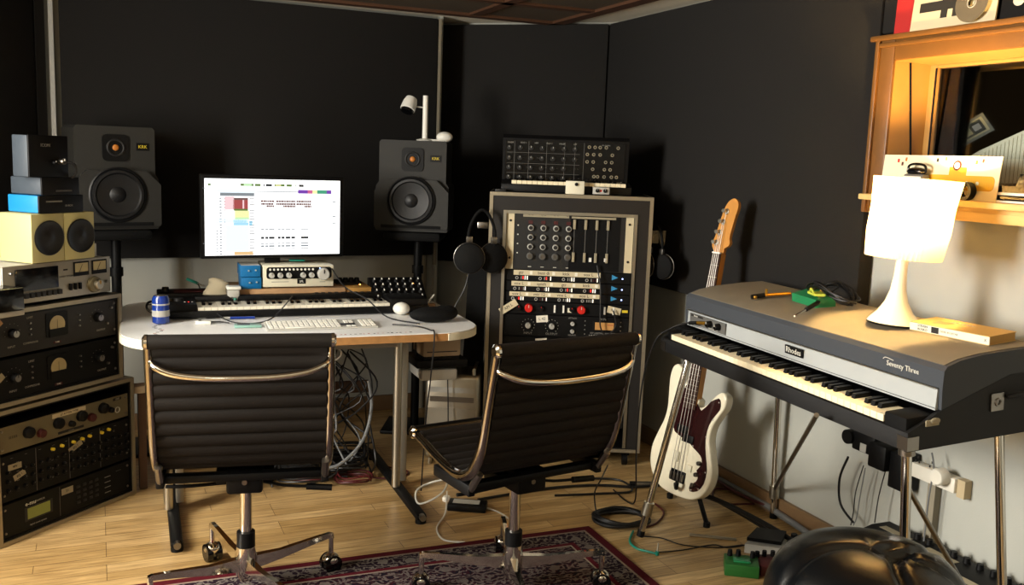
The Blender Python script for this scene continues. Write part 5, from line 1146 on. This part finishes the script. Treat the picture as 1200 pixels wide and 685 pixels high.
x, _ = ws(1072, 205, -.03); sc_ = RW.sub(x, -.084, WZ0+.0005); g = thing('alarm_clock', 'white-faced alarm clock with dark metal top on the window sill', 'clock', sc_); b = MB('mid_grey'); b.box(0, .085, 0, .035, .004, .075, bev=.01); b.box(.01, .02, .005, .03, 0, .005); b.box(.065, .075, .005, .03, 0, .005); b.build('case', g)
b = MB('white'); b.box(.007, .078, -.002, 0, .01, .066, bev=.004); b.box(.040, .042, -.003, -.002, .038, .058, 'ink'); b.box(.042, .058, -.003, -.002, .037, .039, 'ink')
for k in range(12): a = R_(30*k); b.box(.042+.024*math.cos(a)-.0012, .042+.024*math.cos(a)+.0012, -.0028, -.002, .038+.022*math.sin(a)-.002, .038+.022*math.sin(a)+.002, 'ink')
b.build('dial', g); b = MB('black_gloss'); b.ball((.042, .017, .082), .03, None, (1.3, .6, .45)); b.tube([(.005, .017, .078), (.01, .017, .10), (.04, .017, .106), (.075, .017, .10), (.08, .017, .078)], .004); b.build('handle', g)
x, _ = ws(1142, 225, -.03); g = thing('tape_roll', 'dark roll of tape standing on the window sill in front of the card', 'tape', RW.sub(x+.002, -.068, WZ0+.0005)); b = MB('black'); b.lathe([(.018, -.012), (.028, -.012), (.028, .012), (.018, .012), (.018, -.012)], (0, 0, .028), ax='y', n=28, cap=False); b.build('roll', g)
x, _ = ws(1123, 225, -.03); b = MB('mid_grey'); b.box(-.015, .015, -.01, .01, 0, .028, bev=.003); b.box(-.018, .018, -.013, .013, .028, .036, 'black', bev=.003); tag(place(b.build('battery_pack'), RW.sub(x, -.07, WZ0+.0005)), 'little grey and black gadget beside the tape roll on the window sill', 'gadget')
x, _ = ws(1162, 225, -.03); g = thing('telephone', 'black desk telephone on pale papers at the right of the window sill', 'telephone', RW.sub(x+.01, -.045, WZ0+.0005))
b = MB('white'); b.box(0, .26, 0, .12, 0, .006); b.box(.005, .25, .005, .12, .022, .03); b.build('papers', g, smooth=0); b = MB('black_gloss'); b.box(.004, .25, .004, .12, .0062, .022, bev=.004); b.prism([(0, .03), (.25, .03), (.25, .085), (.085, .085), (.075, .05), (0, .048)], 'y', .01, .11); b.build('body', g)

# ================================================================ BASS GUITAR
B0 = aty(795, 580, 3.80); T0 = aty(858, 233, 3.93); up = (T0-B0); S = up.length/1.17; up.normalize()
hx = Vector((math.sin(R_(146)), math.cos(R_(146)), 0)); hx = (hx-up*hx.dot(up)).normalized(); ny = up.cross(hx)   # local y = away from the viewer
ny = ny if ny.y > 0 else -ny
g = tag(bpy.data.objects.new('bass_guitar', None), 'cream-white bass guitar with tortoiseshell pickguard, leaning upright behind the piano\'s left end', 'bass guitar'); C.objects.link(g)
g.matrix_world = Matrix(((hx.x*S, ny.x*S, up.x*S, B0.x), (hx.y*S, ny.y*S, up.y*S, B0.y), (hx.z*S, ny.z*S, up.z*S, B0.z), (0, 0, 0, 1)))
body = [(0, 0), (.075, .006), (.13, .035), (.160, .085), (.163, .14), (.140, .20), (.122, .25), (.124, .30), (.145, .345), (.168, .385), (.168, .425), (.145, .440), (.118, .425), (.085, .385), (.055, .362), (.035, .365), (.03, .39), (-.03, .41), (-.045, .44), (-.065, .475), (-.105, .500), (-.132, .485), (-.140, .44), (-.132, .38), (-.125, .32), (-.132, .27), (-.155, .21), (-.172, .15), (-.165, .085), (-.13, .035), (-.075, .006)]
pp = crom([Vector((x, z, 0)) for x, z in body+[body[0]]], 4)[:-1]
t = bmesh.new(); v0_ = [t.verts.new((q.x, -.021, q.y)) for q in pp]; v1_ = [t.verts.new((q.x, .021, q.y)) for q in pp]
t.faces.new(v0_); t.faces.new(v1_[::-1]); nn = len(pp)
for i in range(nn): t.faces.new((v0_[i], v1_[i], v1_[(i+1) % nn], v0_[(i+1) % nn]))
bmesh.ops.recalc_face_normals(t, faces=t.faces[:])
ed = [e for e in t.edges if abs(e.verts[0].co.y-e.verts[1].co.y) < 1e-6]; bmesh.ops.bevel(t, geom=ed, offset=.009, segments=4, profile=.6, affect='EDGES')
b = MB('bass_body'); b.merge(t); b.build('body', g, smooth=50)
pg = [(.10, .395), (.135, .415), (.148, .400), (.150, .375), (.130, .345), (.110, .305), (.106, .25), (.122, .19), (.140, .14), (.136, .085), (.110, .050), (.075, .040), (.070, .062), (.098, .085), (.103, .11), (.09, .125), (.108, .15), (.105, .175), (.085, .19), (.05, .205), (.03, .215), (-.045, .235), (-.065, .25), (-.085, .30), (-.080, .35), (-.055, .40), (-.03, .44), (-.03, .37), (.035, .37), (.06, .35)]
pq = crom([Vector((x, z, 0)) for x, z in pg+[pg[0]]], 2)[:-1]
b = MB('tort'); b.prism([(q.x, q.y) for q in pq], 'y', -.0235, -.0212)
for (x, z) in ((.14, .40), (.125, .33), (.106, .26), (.135, .13), (.115, .06), (.08, .046), (-.075, .32), (-.04, .42), (.05, .21)): b.lathe([(.003, 0), (.002, .001)], (x, -.0236, z), ax='y', m='light_grey', n=8)
b.build('pickguard', g, smooth=0)
b = MB('black'); b.box(-.045, .012, -.030, -.0236, .245, .275, bev=.002); b.box(-.008, .05, -.030, -.0236, .215, .245, bev=.002); b.build('pickup', g)
knobs(g, [(.10, .155), (.095, .11), (.088, .068)], .009, .012, 'steel', y=-.0236, tick=None)
b = MB('gold'); b.box(-.055, -.015, -.03, -.0215, .12, .19, None); b.box(.02, .055, -.03, -.0215, .075, .11, None); bb = MB('cream'); bb.box(-.045, -.012, -.028, -.0215, .13, .17, bev=.002); bb.build('thumb_rest', g); bb = MB('cream'); bb.box(.035, .065, -.028, -.0215, .11, .135, bev=.002); bb.build('thumb_rest', g); b.bm.free()
b = MB('black'); b.box(-.04, .04, -.027, -.0215, .055, .10, bev=.002)
for k in range(4): b.box(-.034+.019*k, -.022+.019*k, -.035, -.027, .062, .09, 'steel')
b.build('bridge', g)
b = MB('maple'); b.prism([(-.031, .36), (.031, .36), (.020, .955), (-.020, .955)], 'y', -.026, .0); b.build('neck', g)
b = MB('rosewood'); b.prism([(-.031, .345), (.031, .345), (.020, .955), (-.020, .955)], 'y', -.031, -.0262)
for k in range(20):
    d = .86*(1-2**(-(k+1)/12)); z = .955-d; hwf = .020+(.955-z)/.61*.011; b.box(-hwf, hwf, -.0318, -.031, z-.001, z+.001, 'alu')
for z in (.79, .715, .65, .595, .52): b.lathe([(.0035, 0), (.003, .0003)], (0, -.0311, z), ax='y', m='cream', n=10)
b.build('fretboard', g, smooth=0)
hd_ = [(-.020, .955), (.020, .955), (.024, .975), (.040, .985), (.047, 1.00), (.040, 1.02), (.045, 1.06), (.050, 1.10), (.056, 1.13), (.053, 1.155), (.032, 1.17), (.008, 1.160), (-.008, 1.135), (-.020, 1.09), (-.031, 1.03), (-.042, .99), (-.035, .972)]
hq = crom([Vector((x, z, 0)) for x, z in hd_+[hd_[0]]], 3)[:-1]
MB('maple').prism([(q.x, q.y) for q in hq], 'y', -.020, -.006).build('headstock', g, smooth=30)
for k, (x, z) in enumerate(((-.022, .995), (-.014, 1.035), (-.005, 1.077), (.004, 1.118))):
    b = MB('alu'); b.lathe([(.012, 0), (.011, .003), (.006, .004), (.006, .018), (.0075, .019)], (x, -.020, z), ax='y', n=18); b.tube([(x, -.004, z), (x-.036, .0, z+.004)], .003); b.lathe([(.0, -.003), (.008, -.003), (.008, .003), (0, .003)], (x-.038, .0, z+.005), ax='x', n=16); b.build('tuning_peg', g)
b = MB('steel')
for k in range(4):
    xb = -.028+.019*k; xn = -.013+.0088*k; pk = ((-.022, .995), (-.014, 1.035), (-.005, 1.077), (.004, 1.118))[k]; b.tube([(xb, -.037, .08), (xn, -.0345, .955), (pk[0]+.006, -.030, pk[1])], .0013, smooth=False, n=5)
b.build('strings', g); MB('white').box(-.0205, .0205, -.035, -.026, .953, .958).build('nut', g)
# guitar stand
gs = aty(800, 560, 3.86); g = thing('guitar_stand', 'black tripod stand holding the bass guitar', 'stand', loc=(B0.x+.05, B0.y+.14, 0)); O = g.location
b = MB('black'); b.tube([(0, 0, .17), (0.02, .03, .62)], .010, smooth=False); b.build('post', g)
for (px, py) in ((828, 617), (785, 583)):
    v = atz(px, py, 0); b = MB('black'); b.tube([(0, 0, .20), (v.x-O.x, v.y-O.y, .012)], .010, smooth=False); b.cyl((v.x-O.x, v.y-O.y, .0), (v.x-O.x, v.y-O.y, .02), .014); b.build('leg', g)
b = MB('black'); b.tube([(0, 0, .20), (-.02, .20, .012)], .009, smooth=False); b.build('leg', g)
b = MB('black'); b.tube([(0, 0, .17), (-.05, -.05, .125), (-.07, -.18, .105), (-.07, -.20, .14)], .008); b.tube([(0, 0, .17), (.06, -.04, .125), (.08, -.12, .105), (.085, -.13, .14)], .008); b.build('cradle', g)

# ================================================================ FLOOR THINGS
def coil(cx, cy, R, n, seed, z0=.006, sq_=.8, thick=.012):
    r_ = random.Random(seed); pts = []
    for k in range(n*14):
        a = k/14*2*math.pi; r = R*(1+.10*math.sin(k*.31+seed)+r_.uniform(-.02, .02)); pts.append((cx+r*math.cos(a), cy+sq_*r*math.sin(a), z0+thick*(k/(n*14))+.004*math.sin(k*1.3)))
    return pts
v = atz(728, 611, 0); cable('coil of thick black cable on the floor beside the tall cabinet', coil(v.x, v.y, .105, 6, 1, thick=.025, sq_=.8), .0065, sub=3)
cable('black lead leaving the cable coil upwards to the right chair', [(v.x-.1, v.y, .02), (v.x-.11, v.y+.04, .10), atz(705, 560, .2), aty(712, 545, 3.9)], .003)
cable('teal patch lead with metal plug curling beside the cable coil', [atz(742, 622, .005), atz(738, 634, .004), atz(746, 642, .004), atz(756, 645, .004), atz(768, 648, .004)], .0045, 'teal')
b = MB('alu'); v1 = atz(770, 649, .004); b.cyl(v1, v1+Vector((.004, .01, .04)), .003); b.cyl(v1-Vector((0, 0, .003)), v1+Vector((0, 0, .012)), .007, 'teal'); tag(b.build('jack_plug'), 'upright metal tip of the teal plug on the floor', 'plug')
cable('thin twisted black lead crossing the floorboards to the pedals', [atz(752, 628, .004), atz(775, 630, .003), atz(800, 638, .003), atz(840, 641, .003), atz(870, 638, .004)], .0025)
cable('second thin black lead crossing the floorboards to the pedals', [atz(768, 647, .003), atz(800, 644, .003), atz(835, 638, .004), atz(852, 641, .003), atz(874, 638, .006)], .0025)
a, c = atz(808, 626, .006), atz(863, 632, .006); b = MB('alu'); b.tube([a, c], .0065, smooth=False, n=10); tag(b.build('metal_rod'), 'short silver metal rod lying on the floorboards', 'rod')
# wah pedal
v = atz(872, 640, 0); v2 = atz(925, 655, 0); WHF = Fr((v.x, v.y-.02, .0005), 110); g = thing('wah_pedal', 'silver-edged black treadle pedal on the floor beside the leather stool', 'effects pedal', WHF)
b = MB('light_grey'); b.prism([(.0, -.04), (.20, -.02), (.22, .12), (.03, .10)], 'z', 0, .035); b.build('case', g); b = MB('black'); b.prism([(.005, -.03), (.13, -.02), (.14, .10), (.03, .09)], 'z', .045, .058); b.build('treadle', g)
copies(MB('black').lathe([(.014, 0), (.012, .02)], n=16).build('knob', g), [(.16, .01, .035), (.19, .06, .035), (.17, .09, .035)]); MB('led_red').lathe([(.004, 0), (.003, .003)], n=8).build('indicator_light', g, loc=(.15, .105, .035))
v = atz(862, 672, 0); g = thing('effects_pedal', 'green effects pedal on the floor in front of the leather stool', 'effects pedal', Fr((v.x-.045, v.y-.02, .0005), 100)); b = MB('green_dark'); b.box(0, .12, 0, .10, 0, .045, bev=.004); b.build('case', g); copies(MB('black').lathe([(.010, 0), (.008, .022)], n=14).build('knob', g), [(.02, .08, .045), (.05, .085, .045), (.10, .08, .045)]); MB('pedal_green').box(.03, .09, .02, .055, .045, .052, bev=.003).build('footswitch', g)
v = atz(905, 672, 0); g = thing('effects_pedal', 'dark red effects pedal half hidden by the leather stool', 'effects pedal', Fr((v.x-.05, v.y-.03, .0005), 80)); b = MB('dark_red'); b.box(0, .10, 0, .10, 0, .04, bev=.004); b.build('case', g); copies(MB('black').lathe([(.009, 0), (.008, .02)], n=14).build('knob', g), [(.02, .08, .04), (.05, .085, .04), (.08, .08, .04)])
# cables along the right wall
cb = [[(820, 548), (860, 562), (905, 590), (940, 612), (985, 648)], [(815, 560), (850, 578), (890, 600), (930, 625), (965, 655)], [(825, 552), (870, 575), (915, 604), (950, 628), (1000, 660)], [(790, 560), (835, 570), (880, 590), (925, 615), (975, 650)]]
lb = ['thick black cable lying along the right baseboard, nearest the wall', 'black cable farthest from the right baseboard in the cable run', 'thick grey cable among those along the right baseboard', 'black cable running from the guitar stand along the right baseboard']
for k, q in enumerate(cb):
    cable(lb[k], [atz(px+3*k, py+(6, 6, 3, 10)[k], .012+.010*k)-RW.Y*.06*(k % 2) for px, py in q], (.014, .008, .013, .011)[k], ('cable_black', 'cable_black', 'cable_grey', 'cable_black')[k])
cable('dark red cable loop on the floor near the right wall', [atz(905, 590, .02), atz(880, 590, .004), atz(850, 590, .004), atz(836, 582, .004), atz(840, 572, .01), atz(865, 575, .02)], .0045, 'cable_red')
cable('dark red cable along the cable run under the piano', [atz(830, 556, .03), atz(870, 580, .03), atz(915, 600, .035), atz(955, 630, .02)], .006, 'cable_red')
cable('dark red cable loop on the floor beside the guitar', [atz(768, 590, .004), atz(778, 600, .004), atz(770, 612, .004), atz(755, 618, .004)], .004, 'cable_red')
cable('long black cable across the floor behind the right chair', [atz(560, 585, .01), atz(640, 572, .01), atz(700, 568, .01), atz(745, 570, .01), atz(790, 565, .01)], .006)
cable('second black cable looping behind the right chair', [atz(650, 580, .008), atz(700, 578, .008), atz(740, 575, .008), atz(725, 562, .008), atz(680, 560, .008)], .005)
a, c = atz(738, 566, .012), atz(772, 567, .012); tag(MB('black').tube([a, c], .011, smooth=False).tube([a+(c-a)*.2+Vector((0, 0, .0)), a+(c-a)*.8], .0115, 'steel', smooth=False).build('microphone_plug'), 'black and steel cable connector on the floor under the guitar', 'plug')
# cable nest under the desk
rn = random.Random(11); cols = ['cable_black']*30+['cable_grey', 'cable_grey', 'cable_white', 'cable_black']
tg = MB('cable_black')
for k in range(34):
    x = rn.uniform(.06, .40); pts = [DK.w(x, .52+rn.uniform(-.08, .1), rn.uniform(.50, .68))]
    z = pts[0].z
    for j in range(5):
        x = min(.42, max(-.02, x+rn.uniform(-.16, .16))); z = max(.02, z-rn.uniform(.06, .2)); pts.append(DK.w(x, .46+rn.uniform(-.14, .12), z))
    tg.tube(pts, rn.uniform(.003, .005), cols[k], n=7)
for k in range(14):
    v = DK.w(rn.uniform(.0, .38), .48+rn.uniform(-.14, .2), 0);
    tg.tube(coil(v.x, v.y, rn.uniform(.07, .15), 3, k+5, z0=.008+.005*k, thick=.03), .004, 'cable_black' if k > 1 else 'cable_red', n=6, sub=3)
to = tag(tg.build('cable_tangle'), 'dense tangle of mostly black leads hanging and coiled on the floor under the desk', 'cables'); to['kind'] = 'stuff'
cable('grey hose-like cable arcing under the desk right end', [DK.w(.40, .40, .45), DK.w(.41, .38, .33), DK.w(.36, .33, .2), DK.w(.25, .28, .12), DK.w(.16, .28, .11)], .007, 'cable_grey')
cable('dark red cable lying on the floor below the desk', [atz(395, 548, .005), atz(430, 558, .005), atz(465, 560, .005), atz(478, 552, .005), atz(450, 546, .005)], .004, 'cable_red')
cable('white lead looping beside the desk leg', [atz(530, 560, .16), atz(505, 565, .1), atz(488, 575, .08), atz(492, 590, .05), atz(520, 575, .12), atz(527, 545, .2), aty(530, 520, 3.7)], .004, 'cable_white')
cable('white lead running across the floorboards to the rug', [atz(524, 575, .10), atz(522, 600, .02), atz(512, 618, .004), atz(520, 632, .004), atz(545, 635, .004)], .0035, 'cable_white')
cable('pale lead running from the white plug board to the right chair base', [atz(560, 592, .01), atz(585, 600, .004), atz(600, 612, .004), atz(598, 622, .004)], .0035, 'cable_white')
v = atz(530, 597, 0); g = thing('power_adapter', 'flat black power adapter on the floor under the right chair', 'adapter', Fr((v.x, v.y, .0005), 95)); b = MB('black'); b.box(-.02, .14, -.02, .06, 0, .03, bev=.006); b.build('case', g); MB('light_grey').box(.0, .11, .0, .045, .03, .0308).build('sticker', g, smooth=0)
b = MB('white'); b.lathe([(.018, 0), (.02, .01), (.014, .02)], n=20); v = atz(515, 586, .0); tag(b.build('cable_clip', loc=(v.x+.03, v.y, .0005)), 'small round white plug on the floor beside the right chair', 'plug')
# leads hanging behind the left case
cable('dark lead sagging between the left stack and the desk', [LR.w(.65, .10, .42), LR.w(.70, .2, .46), LR.w(.78, .3, .55), LR.w(.80, .4, .68)], .004)
cable('second dark lead hanging beside the left stack', [LR.w(.65, .15, .25), LR.w(.72, .2, .14), LR.w(.75, .3, .3), LR.w(.78, .35, .6)], .004)
v = atz(168, 462, .42); tag(place(MB('cardboard').box(0, .09, 0, .07, 0, .03, bev=.004).box(0.02, .05, .02, .05, -.418, 0, 'wood_dark').build('socket_box'), Fr((v.x-.04, v.y, .42), 60)), 'beige socket box beside the left stack', 'socket')
# ---- wall sockets and adapters under the piano
x0, z1 = RW.f(1068, 536, .03); x1, z0 = RW.f(1120, 578, .03); g = thing('wall_socket', 'white double wall socket on a wooden batten under the piano', 'socket', RW.sub(x0, .02, z0))
b = MB('plaster'); b.box(0, x1-x0, 0, WP-.022, 0, z1-z0-.01, bev=.004); b.box(x1-x0, x1-x0+.03, .012, WP-.022, -.01, z1-z0-.01, 'batten')
for k in (0, 1):
    for (a, c) in ((.02, .03), (.035, .03), (.028, .045)): b.box(.01+k*.06+a-.003, .01+k*.06+a+.003, -.001, 0, .03+c-.005, .03+c+.003, 'ink')
b.build('faceplate', g); b = MB('plaster'); b.lathe([(.028, 0), (.028, .03), (.024, .036)], (x1-x0-.045, 0, .045), ax='y', n=26); b.build('round_plug', g)
x, z = RW.f(1000, 520, 0); x2, z2 = RW.f(1060, 548, 0)
z2 -= .055; g = thing('plug_adapters', 'row of black mains adapters plugged in under the piano beside the white socket', 'adapter', RW.sub(x, .0, z2)); Wd = x2-x
b = MB('black'); b.lathe([(.024, 0), (.028, .02), (.026, .05)], (-.015, .03, .09), ax='y'); b.box(.0, Wd*.45, -.01, WP-.002, .05, .12, bev=.008); b.box(Wd*.42, Wd*.75, -.03, WP-.002, .02, .11, bev=.008); b.box(Wd*.75, Wd+.01, -.01, WP-.002, -.03, .10, bev=.006); b.box(.045, .075, -.012, -.01, .055, .085, 'light_grey'); b.build('adapter', g)
for k, (pts, m, lab) in enumerate(([[(994, 535), (984, 560), (985, 590), (1000, 612)], 'cable_black', 'curved black lead below the mains adapters'], [[(1012, 545), (1003, 575), (1000, 600), (997, 615)], 'cable_black', 'thin wavy black lead below the mains adapters'], [[(1014, 548), (1008, 580), (1004, 605), (1000, 615)], 'cable_grey', 'thin grey lead below the mains adapters'], [[(1038, 550), (1030, 580), (1025, 612)], 'cable_black', 'thin black lead nearest the chrome leg below the adapters'], [[(1092, 530), (1094, 550), (1088, 585), (1082, 640)], 'cable_grey', 'grey lead hanging from under the piano in front of the socket'])):
    cable(lab, [RW.hit(px, py, RW.o+RW.Y*-.0, RW.Y) for px, py in pts], (.0045, .002, .002, .002, .003)[k], m)
xx, _ = RW.f(1090, 600, .04); b = MB('plaster'); b.box(-.016, .016, .035, WP-.002, .086, z0-.002, 'conduit'); o = b.build('cable_conduit', smooth=0); tag(place(o, RW.sub(xx, 0)), 'brown-stained vertical conduit below the white socket', 'conduit')
# box behind the stool
v0b = atz(975, 617, .20); v1b = atz(1045, 613, .20); BX = Fr((v0b.x, v0b.y, 0), 157); 
bo = RW.f(975, 612, -.02); BXF = RW.sub(RW.f(1046, 613, .02)[0], -.28, 0)
yl = 0; BX = Fr(tuple(RW.w(RW.f(1045, 610, .03)[0], -.26, 0)), 157); zt = .17
g = thing('mixing_desk', 'black desk mixer with label strips on the floor behind the leather pouffe', 'mixer', BX)
ztp = RW.f(1045, 610, .03)[1]
b = MB('black'); b.prism([(0, 0), (.28, 0), (.28, ztp), (.20, ztp), (0, ztp-.05)], 'x', 0, .62); b.build('case', g)
b = MB('tape_dim'); b.box(.03, .15, .205, .235, ztp+.0003, ztp+.0012, 'tape_dim'); b.box(.22, .34, .205, .235, ztp+.0003, ztp+.0012, 'tape_dim'); b.prism([(.04, ztp-.0395), (.12, ztp-.0195), (.12, ztp-.0185), (.04, ztp-.0385)], 'x', .03, .09); b.prism([(.15, ztp-.012), (.17, ztp-.007), (.17, ztp-.0055), (.15, ztp-.0105)], 'x', .1, .5); b.build('label_strip', g, smooth=0)
copies(MB('black').lathe([(.012, 0), (.010, .018)], n=14).build('knob', g), [(.10+.05*k, .255, ztp) for k in range(10)])

# ================================================================ LEATHER STOOL
sv = Vector((.885, 2.15, 0)); g = thing('leather_pouffe', 'black buttoned leather pouffe at the bottom right corner', 'stool', loc=(sv.x, sv.y, 0))
NU, NV = 96, 36; vs = []; Rm = .27; btn = [(0, 0)]
for j in range(NV+1):
    t_ = j/NV
    for i in range(NU):
        a = 2*math.pi*i/NU
        if t_ < .6:
            q = t_/.6; r = Rm*math.sin(q*math.pi/2)**.9; z = .40-.12*(1-math.cos(q*math.pi/2))**1.35
        else:
            q = (t_-.6)/.4; r = Rm*(1+.05*math.sin(q*math.pi)) ; z = .28-.26*q
        rr = r; dz = 0; vx, vy = r*math.cos(a)-.05, r*math.sin(a)+.03; rb = math.hypot(vx, vy); ab = math.atan2(vy, vx)
        dz -= .030*math.exp(-(rb/.035)**2)
        for a0 in (2.75, 4.25, .25, 5.5):
            dd = (ab-a0-.35*rb/.2+math.pi) % (2*math.pi)-math.pi; w_ = abs(math.sin(dd))*rb
            if math.cos(dd) > 0: dz -= .013*math.exp(-(w_/(.010+.03*rb))**2)*min(1, rb/.05)
        dz -= .0035*math.sin(ab*17)*math.exp(-((rb-.045)/.03)**2)
        vs.append((rr*math.cos(a), rr*math.sin(a), z+(dz if t_ < .6 else 0)))
fs = [(j*NU+i, j*NU+(i+1) % NU, (j+1)*NU+(i+1) % NU, (j+1)*NU+i) for j in range(NV) for i in range(NU)]; fs.append(tuple(range(NV*NU, (NV+1)*NU)))
MB('leather').add(vs, fs).build('cushion', g, smooth=80)
b = MB('leather'); b.ring((0, 0, .278), Rm*1.004, .004, 'z', n=64); b.build('piping', g); MB('leather').ball((.05, -.03, .366), .013, sc=(1, 1, .5)).build('button', g)
b = MB('black')
for k in range(4): a = k*math.pi/2; b.cyl((.2*math.cos(a), .2*math.sin(a), 0), (.2*math.cos(a), .2*math.sin(a), .022), .02)
b.build('foot', g)
g.scale = (.90, .90, 1.40)

# ================================================================ LIGHT
def light(kind, name, loc_, energy, col, **kw):
    l = bpy.data.lights.new(name, kind); l.energy = energy; l.color = col
    for k, v_ in kw.items(): setattr(l, k, v_)
    o = bpy.data.objects.new(name, l); C.objects.link(o); o.location = loc_; return o
def aim(o, tgt): o.rotation_euler = (Vector(tgt)-o.location).to_track_quat('-Z', 'Y').to_euler(); return o
wl = light('AREA', 'window_daylight', (-2.60, 1.6, 1.52), 270, (1, .95, .86), shape='RECTANGLE', size=1.25, size_y=1.0); wl.rotation_euler = (0, R_(-90), 0)
lb_ = light('POINT', 'lamp_bulb', tuple(lp.matrix_world @ Vector((0, 0, 0))), 85, (1, .64, .24), shadow_soft_size=.03)
lb_.location = LV+Vector((.012, 0, .352))
light('POINT', 'live_room_fill', tuple(RW.w(2.9, .55, 2.05)), 14, (1, .8, .5), shadow_soft_size=.1)  # added unseen fill, brightens the space behind the window glass
# weak unseen fill light just under the ceiling, behind the camera
cs = light('AREA', 'ceiling_fill', (-.4, -.6, ZC-.03), 7, (1, .93, .82), shape='DISK', size=.35); cs.rotation_euler = (0, 0, 0)
wr = bpy.data.worlds.new('world'); bpy.context.scene.world = wr; wr.use_nodes = True; wr.node_tree.nodes['Background'].inputs[0].default_value = (.5, .6, .75, 1); wr.node_tree.nodes['Background'].inputs[1].default_value = .05
sc = bpy.context.scene
sc.view_settings.view_transform = 'Standard'; sc.view_settings.look = 'None'; sc.view_settings.gamma = 1; sc.view_settings.use_curve_mapping = False; sc.view_settings.exposure = 0
sc.cycles.use_denoising = True; sc.cycles.max_bounces = 6
# things that come in sets
for base, grp in (('cube_speaker', 'cube speakers on the cassette deck'), ('office_chair', 'ribbed office chairs'), ('studio_speaker', 'studio speakers either side of the screen'), ('speaker_stand', 'speaker stands'),
                  ('effects_box', 'stacked blue effects boxes'), ('record_sleeve', 'record sleeves above the window'), ('preamp_strip', 'slim preamps in the tall cabinet'), ('limiting_amplifier', 'limiters in the tall cabinet'),
                  ('valve_compressor', 'valve compressors in the smaller left case'), ('signal_box', 'small boxes at the top of the left stack'), ('headphones', 'headphones hung on the tall cabinet'), ('acoustic_panel', 'dark fabric wall panels'),
                  ('switch_box', 'little white boxes in front of the synthesizer'), ('cable', 'loose leads and cables'), ('flight_case', 'rack cases of the left stack')):
    for o in bpy.data.objects:
        if o.get('category') and o.name.split('.')[0] == base: o['group'] = grp
